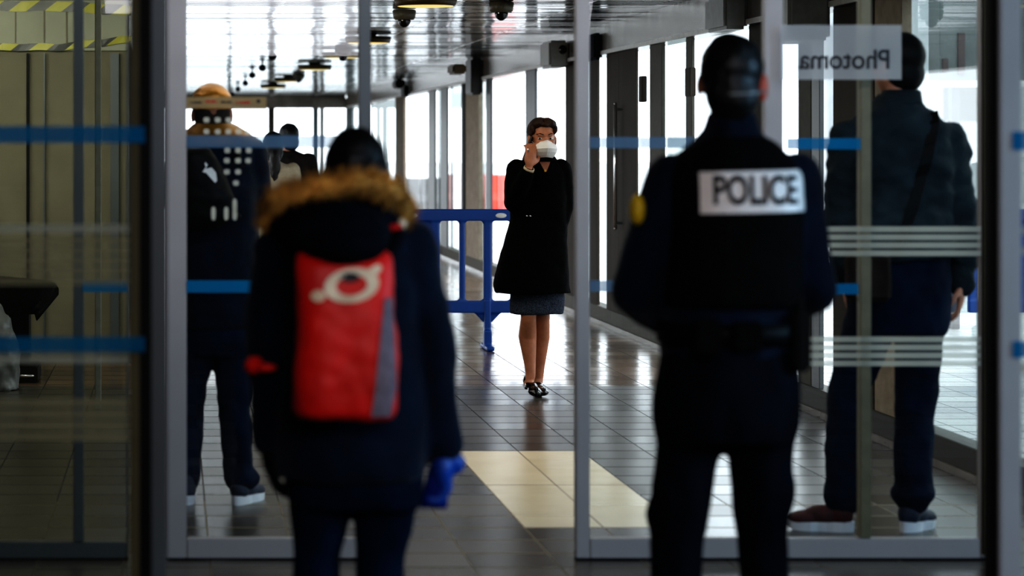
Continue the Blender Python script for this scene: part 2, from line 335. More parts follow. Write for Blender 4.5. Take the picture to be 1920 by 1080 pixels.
class Person:
    def __init__(s, label, px0, Y, name='person'):
        s.px0, s.Y, s.s = px0, Y, F / Y; s.root = thing(name, label, 'person', (WX(px0, Y), Y, 0))
    def L(s, px, py, dy=0.): return Vector(((px - s.px0) / s.s, dy, CH - (py - HY) / s.s))
    def X(s, px): return (px - s.px0) / s.s
    def Z(s, py): return CH - (py - HY) / s.s
    def rings(s, lst, grow=0.): return [(s.X(a) - grow, s.X(b) + grow, s.Z(y), d + grow, cy) for (y, a, b, d, cy) in lst]
    def body(s, head, yaw, J, m, hsc=1., pitch=0., hands=(), vox=.008, knee=True, torso=None, skinlegs=False):
        """one continuous figure: head, neck, trunk, arms, legs and the hands"""
        bm = bmesh.new(); head_shapes(bm, head, yaw, hsc, pitch); h = Vector(head)
        c = (J['sl'] + J['sr']) / 2; p = (J['hl'] + J['hr']) / 2
        limb(bm, [h + rz(yaw) @ Vector((0, -.02, -.06)), Vector((c.x, c.y - .005, c.z + .03))], [.050, .055])
        w = abs(J['sr'].x - J['sl'].x)
        loft(bm, [(c.x - w * .30, c.x + w * .30, c.z + .03, .05, c.y), (c.x - w * .48, c.x + w * .48, c.z - .03, .075, c.y), (c.x - w * .42, c.x + w * .42, c.z - .2, .09, c.y), (p.x - w * .34, p.x + w * .34, p.z + .2, .08, p.y), (p.x - w * .38, p.x + w * .38, p.z, .09, p.y)])
        for q in 'lr':
            limb(bm, [J['s' + q], J['e' + q], J['w' + q]], [.042, .034, .023]); k, a = J['k' + q], J['a' + q]
            cf = k.lerp(a, .3) + Vector((0, -.012 * math.cos(yaw), 0)); limb(bm, [J['h' + q], k, cf, a], [.066, .046, .046, .03]); 
            ell(bm, a + Vector((0, 0.03, -.03)), (.03, .07, .03))
        for (w_, d, n, th, L_, cu) in hands: hand_shapes(bm, w_, d, n, th, L_, cu)
        return fuse('body', bm, m, s.root, vox, 3)
    def sleeves(s, bm, J, rs, flare=0.):
        for q in 'lr':
            a, b, c = J['s' + q], J['e' + q], J['w' + q]; limb(bm, [a, a.lerp(b, .5), b, b.lerp(c, .5), c], [rs[0], rs[0] * .97, rs[1], (rs[1] + rs[2]) / 2, rs[2]])
    def legs(s, bm, J, rs):
        for q in 'lr':
            h, k, a = J['h' + q], J['k' + q], J['a' + q]; limb(bm, [h, h.lerp(k, .5), k, k.lerp(a, .5), a], [rs[0], (rs[0] + rs[1]) / 2, rs[1], (rs[1] + rs[2]) / 2, rs[2]])

# ---- the policeman
def policeman():
    P = Person('policeman seen from behind in navy uniform and black vest marked POLICE', 1372, 6.30); L = P.L; r = P.root
    J = dict(sl=L(1256, 334), el=L(1190, 548, .0), wl=L(1300, 632, .20), sr=L(1490, 334), er=L(1527, 545, .0), wr=L(1440, 632, .20), hl=L(1294, 800), hr=L(1428, 800), kl=L(1271, 1012, .02), kr=L(1432, 1012, .02), al=L(1266, 1352), ar=L(1442, 1352))
    P.body(L(1371, 152, .01), -.12, J, MT['skin_d'], hands=[(J['wl'], (.8, .25, -.35), (0, -1, -.2), (0, .3, 1), .18, .5), (J['wr'], (-.8, .35, -.3), (0, -1, -.2), (0, .3, 1), .18, .5)])
    bm = bmesh.new(); R = rz(-.12); c = L(1371, 152, .01)
    ell(bm, c + R @ Vector((0, -.016, .032)), (.080, .098, .090), R); ell(bm, c + R @ Vector((0, -.05, -.028)), (.068, .060, .075), R)
    hr = fuse('hair', bm, MT['hair_d'], r, .008, 3, .004, 30)
    bm = bmesh.new(); ell(bm, c + R @ Vector((.079, -.012, -.014)), (.012, .021, .033), R @ Matrix.Rotation(-.35, 3, 'Z')); ell(bm, c + R @ Vector((.077, -.012, -.04)), (.008, .012, .012)); e = fuse('ear', bm, MT['earskin'], r, .004, 2); e['label'] = 'flushed right ear'
    bm = bmesh.new()  # mask loop round the back of the head
    pts = [c + R @ Vector((.082 * math.sin(t), -.098 * math.cos(t) - .014, -.022 - .012 * math.cos(t))) for t in [(-.15 + i * .16) for i in range(11)]]
    limb(bm, pts, [.0035] * len(pts), 1); fuse('mask_strap', bm, MT['greyp'], r, .0025, 1)
    bm = bmesh.new(); T = [(206, 1334, 1412, .055, .0), (222, 1328, 1418, .062, .0), (250, 1322, 1426, .072, .0), (280, 1288, 1460, .09, 0), (318, 1244, 1500, .115, 0), (420, 1240, 1505, .13, 0), (520, 1242, 1495, .125, 0), (600, 1240, 1490, .125, 0), (668, 1238, 1488, .13, 0)]
    loft(bm, P.rings(T)); P.sleeves(bm, J, (.064, .056, .043)); fuse('jacket', bm, MT['navy'], r, .011, 4, .009, 8, .8)
    bm = bmesh.new(); loft(bm, P.rings([(196, 1337, 1409, .062, .0), (240, 1333, 1416, .066, 0), (258, 1336, 1412, .06, 0)])); k = fuse('collar', bm, MT['navyd'], r, .008, 3, .003, 20)
    bm = bmesh.new(); V = [(252, 1322, 1424, .075, 0), (266, 1300, 1452, .095, 0), (292, 1266, 1480, .122, 0), (330, 1246, 1500, .145, 0), (430, 1243, 1502, .155, 0), (540, 1240, 1500, .15, 0), (572, 1240, 1496, .148, 0)]
    loft(bm, P.rings(V), k=2.6); vest = fuse('vest', bm, MT['vest'], r, .010, 3, .005, 9); bv = bvh_of(vest)
    x0, x1, z0, z1 = P.X(1291), P.X(1499), P.Z(397), P.Z(320)
    pt = decal('name_patch', bv, lambda u, v: (x0 + (x1 - x0) * u, z0 + (z1 - z0) * v + .006 * (u - .3)), 24, 8, MT['patch'], vest, off=.006); pt['label'] = 'pale back patch reading POLICE'
    me = text_mesh('lettering', 'POLICE', .095, .0026, .0004, .69); cx, cz = P.X(1393), P.Z(357); 
    for v in me.vertices:
        x, z = v.co.x + cx, v.co.z + cz; v.co = Vector((x, hit_y(bv, x, z, 1, .009), z))
    link('lettering', me, MT['patchink'], pt)
    bm = bmesh.new(); loft(bm, P.rings([(602, 1234, 1496, .148, 0), (640, 1234, 1494, .148, 0)]), k=2.4); belt = obj('belt', bm, MT['black'], r, True)
    bm = bmesh.new()
    for (a, b, y0, y1) in ((1275, 1325, 590, 655), (1345, 1400, 595, 650)): bx(bm, P.X(a), P.X(b), -.185, -.14, P.Z(y1), P.Z(y0), .008)
    obj('pouch', bm, MT['vest'], belt)
    bm = bmesh.new(); bx(bm, P.X(1468), P.X(1500), -.12, -.03, P.Z(690), P.Z(575), .01); bx(bm, P.X(1474), P.X(1492), -.10, -.05, P.Z(580), P.Z(548), .008); obj('holster', bm, MT['black'], belt)
    bm = bmesh.new(); loft(bm, P.rings([(636, 1240, 1484, .125, 0), (700, 1232, 1490, .138, 0), (790, 1222, 1497, .135, 0), (828, 1226, 1492, .12, 0)])); P.legs(bm, J, (.088, .064, .062)); ell(bm, J['kl'] + Vector((-.01, 0, .06)), (.066, .07, .07))
    for q, sg in (('l', -1), ('r', 1)): ell(bm, J['h' + q].lerp(J['k' + q], .55) + Vector((sg * .035, -.01, 0)), (.045, .06, .10))
    fuse('trousers', bm, MT['navyd'], r, .011, 4, .010, 8, .6)
    for a, t in ((J['al'], -.04), (J['ar'], .05)): shoe('boot', r, (a.x - t * .3, -.07), (a.x + t, .21), MT['black'], MT['black'], .05, .11)
    bm = bmesh.new(); ell(bm, L(1190, 392, -.035), (.020, .03, .040)); b = fuse('arm_badge', bm, MT['yellow'], r, .005, 1); b['label'] = 'yellow sleeve badge'
policeman()

# ---- the woman with the red backpack
def fur_ring(pts, r, n, name, m, parent):
    bm = bmesh.new(); limb(bm, pts, [r] * len(pts), 2); o = fuse(name, bm, m, parent, .010, 2, .012, 26)
    vs = o.data.vertices; bm = bmesh.new(); bm.from_mesh(o.data); src = [(v.co.copy(), v.normal.copy()) for v in bm.verts]; N = len(src)
    for _ in range(n):
        co_, no_ = src[random.randrange(N)]; d = (no_ + Vector((random.uniform(-.7, .7), random.uniform(-.7, .7), random.uniform(-.9, .5)))).normalized() * random.uniform(.012, .03)
        s = no_.cross(Vector((random.random(), random.random(), 1))).normalized() * .0025
        bm.faces.new([bm.verts.new(co_ - s), bm.verts.new(co_ + s), bm.verts.new(co_ + d)])
    bm.to_mesh(o.data); bm.free(); return o
def backpack_woman():
    P = Person('dark haired woman from behind in navy parka with tan fur hood trim', 660, 6.10); L = P.L; r = P.root
    J = dict(sl=L(530, 462), el=L(507, 655), wl=L(512, 822, .02), sr=L(768, 462), er=L(803, 655), wr=L(829, 835, .0), hl=L(602, 905), hr=L(724, 905), kl=L(594, 1045, .02), kr=L(716, 1045, .02), al=L(590, 1345), ar=L(708, 1345))
    P.body(L(667, 328, .02), .05, J, MT['skin_d'], hands=[(J['wl'], (0, .1, -1), (1, 0, 0), (0, 1, 0), .17, .5), (J['wr'] + Vector((.005, 0, -.01)), (.05, .1, -1), (-1, 0, 0), (0, 1, 0), .17, .6)])
    bm = bmesh.new(); ell(bm, L(667, 318, .0), (.079, .098, .106)); ell(bm, L(668, 350, -.04), (.080, .07, .10)); loft(bm, P.rings([(310, 606, 729, .07, -.02), (350, 605, 731, .075, -.03), (400, 612, 724, .06, -.03)]))
    fuse('hair', bm, MT['hair_d'], r, .009, 4, .005, 22, .3)
    bm = bmesh.new(); loft(bm, P.rings([(398, 600, 722, .07, 0), (424, 545, 756, .10, 0), (455, 518, 778, .125, 0), (560, 516, 786, .14, 0), (700, 512, 790, .145, 0), (800, 508, 798, .15, 0), (893, 512, 800, .155, 0)])); P.sleeves(bm, J, (.070, .062, .052))
    fuse('parka', bm, MT['navy'], r, .011, 5, .012, 7, 1.3)
    bm = bmesh.new(); ell(bm, L(624, 428, -.19), (.130, .13, .070)); ell(bm, L(632, 452, -.27), (.10, .07, .045)); ell(bm, L(624, 408, -.085), (.150, .085, .072), Matrix.Rotation(.12, 3, 'Y')); ell(bm, L(560, 415, -.06), (.075, .07, .05)); ell(bm, L(705, 400, -.06), (.065, .07, .055)); ell(bm, L(632, 440, -.10), (.10, .06, .05))
    hood = fuse('hood', bm, MT['navyd'], r, .010, 4, .008, 12)
    pts = [L(500, 402, -.05), L(512, 378, -.10), L(552, 357, -.13), L(600, 345, -.145), L(650, 340, -.15), L(700, 345, -.13), L(735, 365, -.10), L(752, 398, -.05), L(745, 425, .04), L(700, 440, .12), L(600, 445, .13), L(525, 425, .06), L(500, 402, -.05)]
    fur_ring(pts, .026, 5000, 'fur_trim', MT['fur'], r)
    bm = bmesh.new(); loft(bm, P.rings([(860, 535, 792, .12, 0), (905, 532, 795, .125, 0), (950, 545, 785, .11, 0)])); P.legs(bm, J, (.082, .060, .047)); fuse('jeans', bm, MT['jeans'], r, .010, 4, .006, 12, .6)
    for a, t in ((J['al'], -.02), (J['ar'], .03)): shoe('shoe', r, (a.x, -.06), (a.x + t, .19), MT['black'], MT['black'], .042, .08)
    bm = bmesh.new(); limb(bm, [L(838, 862), L(850, 868)], [.034, .030]); hand_shapes(bm, J['wr'] + Vector((.006, 0, -.012)), (.05, .1, -1), (-1, 0, 0), (0, 1, 0), .18, .62, .0125); ell(bm, J['wr'] + Vector((.0, .005, -.055)), (.028, .05, .055)); g = fuse('glove', bm, MT['glove'], r, .006, 2); g['label'] = 'bright blue right glove'
    bm = bmesh.new(); hand_shapes(bm, J['wl'] + Vector((0, 0, -.005)), (0, .1, -1), (1, 0, 0), (0, 1, 0), .18, .55, .0125); ell(bm, J['wl'] + Vector((0, .005, -.04)), (.027, .045, .06)); g = fuse('glove', bm, MT['navyd'], r, .006, 2)
    for (px, py, dy) in ((476, 682, -.05),):
        bm = bmesh.new(); ell(bm, L(px, py, dy), (.026, .03, .024)); ell(bm, L(498, 684, -.08), (.026, .015, .012)); k = fuse('sleeve_tab', bm, MT['red'], r, .006, 2); k['label'] = 'red tab on left sleeve'
    # limp blue cloth hanging from the gloved hand
    bm = bmesh.new(); loft(bm, [(P.X(808), P.X(822), P.Z(872), .012, .0), (P.X(800), P.X(828), P.Z(900), .02, 0), (P.X(788), P.X(834), P.Z(932), .025, 0), (P.X(784), P.X(836), P.Z(952), .022, 0)], 24); limb(bm, [L(848, 868), L(815, 885)], [.014, .014])
    o = fuse('cloth', bm, MT['bluebag'], None, .006, 2, .008, 25); o.location = r.location; tag(o, 'crumpled dark blue cloth hanging from the backpack woman\'s right hand', 'cloth')
    # red backpack
    B = thing('backpack', 'bright red backpack with cream round print on woman in navy parka', 'backpack', r.location)
    bm = bmesh.new(); cy = -.225
    loft(bm, [(P.X(a), P.X(b), P.Z(y), d, cy) for (y, a, b, d) in ((768, 556, 712, .05), (755, 542, 728, .072), (700, 539, 734, .085), (620, 543, 728, .085), (540, 545, 722, .08), (490, 542, 722, .068), (468, 548, 718, .045), (460, 562, 706, .03))], 48, 3.0)
    body = fuse('pack_body', bm, MT['red'], B, .009, 3, .007, 11); bv = bvh_of(body)
    def gp(u, v):
        z = P.Z(758 + (545 - 758) * v); a = P.X(678 + 24 * v); b = P.X(727 - 9 * v if v > .25 else 715 + 40 * v); return (a + (b - a) * u, z)
    k = decal('side_pocket', bv, gp, 8, 20, MT['mesh'], B, off=.004, fb=cy); k['label'] = 'grey mesh side pocket'
    def ring(c, ro, ri, m, nm, asp=.75, a0=0., a1=2 * PI, th=0.):
        bm = bmesh.new(); n = 40; A, Bv = [], []
        for i in range(n + 1):
            t = a0 + (a1 - a0) * i / n
            for rr, lst in ((ro, A), (ri, Bv)):
                x = c[0] + rr * math.cos(t) * math.cos(th) - rr * asp * math.sin(t) * math.sin(th); z = c[1] + rr * asp * math.sin(t) * math.cos(th) + rr * math.cos(t) * math.sin(th)
                lst.append(bm.verts.new((x, hit_y(bv, x, z, 1, .005, cy), z)))
        for i in range(n): bm.faces.new((A[i], A[i + 1], Bv[i + 1], Bv[i]))
        return obj(nm, bm, m, B, True)
    ring((P.X(643), P.Z(522)), .064, .036, MT['logo'], 'round_print', .62, 0, 2 * PI, .15)
    ring((P.X(683), P.Z(497)), .022, .001, MT['logo'], 'print_tail', .5, 0, 2 * PI, .6)
    ring((P.X(583), P.Z(541)), .017, .001, MT['logo'], 'small_print', .8)
    ring((P.X(640), P.Z(508)), .022, .001, MT['ink'], 'print_dark_oval', .5)  # small dark oval over the round print
    for sg, px in ((-1, 562), (1, 738)):
        bm = bmesh.new(); x = P.X(px); limb(bm, [Vector((x - sg * .03, -.17, P.Z(480))), Vector((x, -.13, P.Z(440))), Vector((x, -.02, P.Z(408))), Vector((x - sg * .01, .11, P.Z(440))), Vector((x, .17, P.Z(540))), Vector((x + sg * .02, .13, P.Z(680))), Vector((x + sg*.0, -.08, P.Z(720)))], [.018] * 7)
        fuse('shoulder_strap', bm, MT['navyd'], B, .008, 2)
    bm = bmesh.new(); ell(bm, Vector((P.X(746), -.085, P.Z(418))), (.014, .014, .016)); k = fuse('strap_buckle', bm, MT['logo'], B, .005, 1); k['label'] = 'pale buckle on the right strap'
    bm = bmesh.new(); ell(bm, Vector((P.X(731), -.12, P.Z(424))), (.020, .016, .010)); k = fuse('strap_tab', bm, MT['red'], B, .005, 1); k['label'] = 'small red tab on the right strap'
backpack_woman()

# ---- the woman on the phone
def phone_woman():
    P = Person('woman walking towards us in black coat and white mask, phone at her ear', 1010, 14.60); L = P.L; r = P.root
    J = dict(sl=L(968, 318), el=L(961, 380, -.05), wl=L(984, 318, -.15), sr=L(1052, 318), er=L(1060, 382, .02), wr=L(1044, 428, -.03), hl=L(990, 500), hr=L(1026, 500), kl=L(988, 585, -.06), kr=L(1018, 588, .02), al=L(994, 702, -.02), ar=L(1014, 714, .10))
    yaw = PI + .10
    bm = bmesh.new(); h = L(1015, 260, -.03); head_shapes(bm, h, yaw, 1., .05)
    c = (J['sl'] + J['sr']) / 2
    limb(bm, [h + Vector((0, .02, -.06)), c + Vector((0, 0, .03))], [.045, .052])
    loft(bm, P.rings([(300, 990, 1032, .05, 0), (318, 968, 1052, .075, 0), (380, 975, 1045, .09, 0), (430, 980, 1040, .08, 0), (500, 972, 1044, .09, 0)]))
    limb(bm, [J['sl'], J['el'], J['wl']], [.042, .033, .024]); limb(bm, [J['sr'], J['er'], J['wr']], [.042, .033, .024])
    limb(bm, [J['hl'], J['kl'] + Vector((0, 0, .03)), J['kl'] + Vector((0, 0, -.03)), L(989, 630, .0), L(993, 680, -.01), J['al']], [.07, .047, .044, .053, .034, .029])
    limb(bm, [J['hr'], J['kr'] + Vector((0, 0, .03)), J['kr'] + Vector((0, 0, -.03)), L(1019, 634, .08), L(1016, 690, .10), J['ar']], [.07, .044, .042, .048, .031, .028])
    # feet inside the pumps
    limb(bm, [J['al'], L(990, 716, -.02), L(999, 734, -.10)], [.029, .03, .022]); limb(bm, [J['ar'], L(1012, 730, .08), L(1014, 735, -.02)], [.028, .026, .02])
    # hand gripping the phone beside her ear
    w = J['wl'] + Vector((.005, -.005, .015)); d = Vector((.14, .15, 1)).normalized(); th = Vector((.7, .2, 0)); nn = Vector((.35, .9, 0))
    hand_shapes(bm, w + Vector((0, 0, .008)), d, nn, th, .17, .48, .0092)
    hand_shapes(bm, J['wr'], (-.25, -.0, -1), (-1, 0, 0), (0, -1, 0), .15, .5)
    body = fuse('body', bm, MT['skin_w'], r, .0065, 3)
    R = rz(yaw)
    for sg in (-1, 1):
        bm = bmesh.new(); ell(bm, h + R @ Vector((sg * .031, .077, .000)), (.0125, .0085, .0062)); e = obj('eye', bm, MT['eye'], r, True)
        bm = bmesh.new(); ell(bm, h + R @ Vector((sg * .031 + .003, .0835, .000)), (.0058, .003, .0055)); obj('iris', bm, MT['iris'], e, True)
        bm = bmesh.new(); limb(bm, [h + R @ Vector((sg * .014, .090, .022)), h + R @ Vector((sg * .032, .087, .029)), h + R @ Vector((sg * .052, .070, .024))], [.0024, .0028, .0018], 1); obj('eyebrow', bm, MT['hair_d'], r, True)
    bm = bmesh.new(); ell(bm, h + R @ Vector((0, -.026, .038)), (.082, .094, .086), R); ell(bm, h + R @ Vector((0, -.055, -.03)), (.074, .055, .08), R)
    for sg in (-1, 1): ell(bm, h + R @ Vector((sg * .036, .018, .088)), (.042, .062, .030), R @ Matrix.Rotation(sg * .45, 3, 'Y')); ell(bm, h + R @ Vector((sg * .066, .028, .050)), (.016, .034, .030), R @ Matrix.Rotation(sg * .3, 3, 'Y'))
    ell(bm, h + R @ Vector((0, .062, .080)), (.038, .022, .016), R); ell(bm, h + R @ Vector((-.078, -.025, -.03)), (.010, .02, .05)); hr = fuse('hair', bm, MT['hair_b'], r, .005, 2, .003, 35)
    # mask
    bm = bmesh.new(); mv = []
    for j, (zz, hw, yy) in enumerate(((-.008, .020, .112), (-.020, .060, .114), (-.036, .072, .126), (-.054, .074, .136), (-.074, .071, .126), (-.094, .064, .108), (-.106, .056, .092))):
        row = []
        for i in range(13):
            t = -1 + 2 * i / 12; row.append(bm.verts.new(h + R @ Vector((hw * math.sin(t * 1.3) / math.sin(1.3), yy - (.070 if j else .012) * abs(t) ** 1.35, zz - .006 * abs(t)))))
        mv.append(row)
    for a, b in zip(mv, mv[1:]):
        for i in range(12): bm.faces.new((a[i], a[i + 1], b[i + 1], b[i]))
    mk = obj('face_mask', bm, MT['mask'], r); so = mk.modifiers.new('t', 'SOLIDIFY'); so.thickness = .003
    for sg in (-1, 1):
        bm = bmesh.new(); limb(bm, [h + R @ Vector((sg * .058, .05, -.03)), h + R @ Vector((sg * .076, .0, .0))], [.0016] * 2, 1); obj('ear_loop', bm, MT['mask'], mk, True)
    bm = bmesh.new(); bmesh.ops.create_cone(bm, cap_ends=False, segments=20, radius1=.016, radius2=.016, depth=.003, matrix=Matrix.Translation(h + Vector((.083, -.005, -.055))) @ Matrix.Rotation(PI / 2, 4, 'X')); e = obj('earring', bm, MT['silver'], r, True)
    # coat
    bm = bmesh.new(); loft(bm, P.rings([(298, 986, 1036, .06, 0), (306, 972, 1050, .08, 0), (325, 958, 1062, .105, 0), (370, 958, 1063, .12, 0), (410, 957, 1062, .12, 0), (455, 944, 1063, .135, 0), (500, 933, 1066, .15, 0), (535, 925, 1068, .165, 0), (549, 929, 1070, .165, .0)]), 40)
    limb(bm, [J['sl'], J['sl'].lerp(J['el'], .5), J['el'], J['el'].lerp(J['wl'], .5), J['wl'].lerp(J['el'], .1)], [.062, .062, .058, .05, .042]); limb(bm, [J['sr'], J['sr'].lerp(J['er'], .5), J['er'], J['wr']], [.062, .06, .057, .045])
    coat = fuse('coat', bm, MT['blackc'], r, .009, 3, .006, 9); bv = bvh_of(coat)
    bm = bmesh.new(); loft(bm, P.rings([(293, 990, 1040, .072, -.0), (303, 982, 1047, .085, 0)]), 30); sc = fuse('collar', bm, MT['blackc'], r, .007, 2, .003, 20)
    # open neckline shows skin
    z0, z1 = P.Z(322), P.Z(303); decal('neckline', bv, lambda u, v: (P.X(1018) + (u - .5) * .065 * (.12 + .88 * v), z0 + (z1 - z0) * v), 6, 6, MT['skin_d'], r, off=.008, fb=-.1)
    bm = bmesh.new(); ell(bm, Vector((P.X(1017), hit_y(bv, P.X(1017), P.Z(320), 1, .012), P.Z(320))), (.006, .004, .007)); obj('pendant', bm, MT['yellow'], r, True)
    for px in (983, 989):
        bm = bmesh.new(); ell(bm, Vector((P.X(px), hit_y(bv, P.X(px), P.Z(404), 1, .003), P.Z(404))), (.006, .004, .005)); obj('button', bm, MT['silver'], coat, True)
    bm = bmesh.new(); w0 = J['wl'].lerp(J['el'], .02); bmesh.ops.create_cone(bm, cap_ends=False, segments=24, radius1=.033, radius2=.031, depth=.016, matrix=Matrix.Translation(w0 + Vector((.004, -.004, .01))) @ (J['wl'] - J['el']).to_track_quat('Z', 'Y').to_matrix().to_4x4()); k = obj('cuff', bm, MT['cream_f'], r, True); k.modifiers.new('t', 'SOLIDIFY').thickness = .003
    bm = bmesh.new(); loft(bm, P.rings([(520, 960, 1056, .11, 0), (560, 956, 1058, .115, 0), (582, 956, 1056, .118, 0), (588, 957, 1055, .116, 0)]), 40); fuse('skirt', bm, MT['skirt'], r, .009, 2, .006, 8)
    # walking pumps: one heel lifted
    def pump(hx, hy, hz, tx, ty, tz):
        a, b = L(hx, hz, hy), L(tx, tz, ty); d = b - a; Ln = d.length; X = d.normalized(); Yv = Vector((0, 0, 1)).cross(X).normalized(); Zv = X.cross(Yv); R2 = Matrix((X, Yv, Zv)).transposed()
        bm = bmesh.new(); ell(bm, a + X * Ln * .15 + Zv * .024, (Ln * .2, .034, .034), R2); ell(bm, a + X * Ln * .45 + Zv * .014, (Ln * .3, .036, .024), R2); ell(bm, a + X * Ln * .78 + Zv * .012, (Ln * .26, .041, .024), R2)
        o = fuse('shoe', bm, MT['patent'], r, .006, 3)
        bm = bmesh.new(); bx(bm, -.02, .02, -.024, .024, -.03, .0, .004); bm.transform(Matrix.Translation(a + X * .03 + Zv * .004) @ R2.to_4x4()); obj('heel', bm, MT['patent'], o)
    pump(988, .02, 716, 1000, -.13, 739); pump(1012, .13, 733, 1015, -.085, 738)
    # phone
    ph = bmesh.new(); bx(ph, -.036, .036, -.0045, .0045, -.075, .075, .004); ph.transform(Matrix.Translation(h + Vector((-.086, -.04, -.058))) @ Matrix.Rotation(.35, 4, 'Y') @ Matrix.Rotation(1.2, 4, 'Z')); o = obj('mobile_phone', ph, MT['phone'], None); o.location = r.location
    tag(o, 'black mobile phone held to the ear of the woman in white mask', 'phone')
    # ring on a finger
    bm = bmesh.new(); bmesh.ops.create_cone(bm, cap_ends=False, segments=16, radius1=.0115, radius2=.0115, depth=.006, matrix=Matrix.Translation(L(982, 281, -.17)) @ Matrix.Rotation(1.2, 4, 'Y')); obj('finger_ring', bm, MT['silver'], r, True)
phone_woman()

# ---- the man on the left, behind glass
def left_man():
    P = Person('man in navy jacket and jeans with golden cap, behind the left glass door', 405, 10.26); L = P.L; r = P.root
    J = dict(sl=L(344, 288), el=L(330, 372, .02), wl=L(362, 420, .2), sr=L(472, 288), er=L(486, 375, .02), wr=L(440, 418, .2), hl=L(366, 618), hr=L(436, 618), kl=L(354, 755, .02), kr=L(438, 755, -.02), al=L(346, 900), ar=L(448, 895, -.02))
    P.body(L(397, 212, .01), .1, J, MT['skin_d'], hands=[(J['wl'], (.5, .4, .4), (0, -1, 0), (0, 0, 1), .18, .5), (J['wr'], (-.5, .4, .4), (0, -1, 0), (0, 0, 1), .18, .5)])
    bm = bmesh.new(); ell(bm, L(397, 190, -.0), (.082, .098, .074)); loft(bm, P.rings([(206, 360, 434, .093, -.005), (178, 361, 433, .09, -.005)]), 30); fuse('knit_cap', bm, MT['goldhead'], r, .008, 3, .003, 20)
    bm = bmesh.new(); loft(bm, P.rings([(242, 366, 430, .07, 0), (204, 362, 432, .085, -.01)]), 30); k = fuse('neck_warmer', bm, MT['brownc'], r, .008, 3, .003, 14)
    bm = bmesh.new(); loft(bm, P.rings([(236, 362, 436, .07, 0), (252, 345, 462, .09, 0), (270, 335, 482, .115, 0), (340, 335, 486, .13, 0), (450, 338, 482, .13, 0), (560, 342, 482, .135, 0), (614, 342, 480, .14, 0)])); P.sleeves(bm, J, (.066, .056, .045))
    jk = fuse('jacket', bm, MT['navy'], r, .011, 4, .010, 8)
    bm = bmesh.new(); loft(bm, P.rings([(231, 364, 436, .078, 0), (247, 344, 464, .105, 0), (262, 328, 487, .128, 0), (274, 326, 492, .137, 0)]), 36); k = fuse('shoulder_yoke', bm, MT['gold'], r, .009, 3, .005, 12); k['label'] = 'golden shoulder yoke of the jacket'
    bm = bmesh.new(); loft(bm, P.rings([(600, 346, 472, .12, 0), (640, 342, 476, .12, 0), (665, 345, 474, .105, 0)])); P.legs(bm, J, (.085, .066, .062)); ell(bm, J['ar'] + Vector((.01, 0, .0)), (.075, .08, .06)); fuse('jeans', bm, MT['jeans'], r, .010, 4, .009, 11, .8)
    shoe('shoe', r, (P.X(440), -.09), (P.X(490), .15), MT['shoe_n'], MT['sole'], .047, .08); shoe('shoe', r, (P.X(352), -.08), (P.X(342), .17), MT['shoe_n'], MT['sole'], .047, .08)
    # black rucksack with a white curved mark
    B = thing('rucksack', 'black rucksack with white curved mark on man in golden cap', 'backpack', r.location)
    bm = bmesh.new(); loft(bm, [(P.X(a), P.X(b), P.Z(y), d, -.20) for (y, a, b, d) in ((425, 345, 405, .03), (405, 338, 436, .06), (370, 334, 440, .075), (330, 334, 425, .075), (290, 340, 400, .06), (277, 350, 392, .04))], 40, 2.6)
    o = fuse('pack_body', bm, MT['black'], B, .009, 3, .006, 12); bv = bvh_of(o)
    bm = bmesh.new(); A, Q = [], []
    for (px, py, w) in ((383, 304, 1), (386, 310, 2), (381, 318, 3), (390, 318, 5), (398, 327, 5), (403, 339, 2)):
        for sg, l_ in ((-1, A), (1, Q)):
            x, z = P.X(px + sg * w), P.Z(py - sg * w); l_.append(bm.verts.new((x, hit_y(bv, x, z, 1, .005, -.28), z)))
    for i in range(len(A) - 1): bm.faces.new((A[i], A[i + 1], Q[i + 1], Q[i]))
    obj('emblem', bm, MT['mask'], B)
    for px in (352, 444):
        bm = bmesh.new(); x = P.X(px); limb(bm, [Vector((x, -.16, P.Z(300))), Vector((x, -.10, P.Z(262))), Vector((x, .02, P.Z(256))), Vector((x, .14, P.Z(290))), Vector((x, .15, P.Z(360))), Vector((x, -.13, P.Z(405)))], [.016] * 6); fuse('shoulder_strap', bm, MT['black'], B, .008, 2)
left_man()

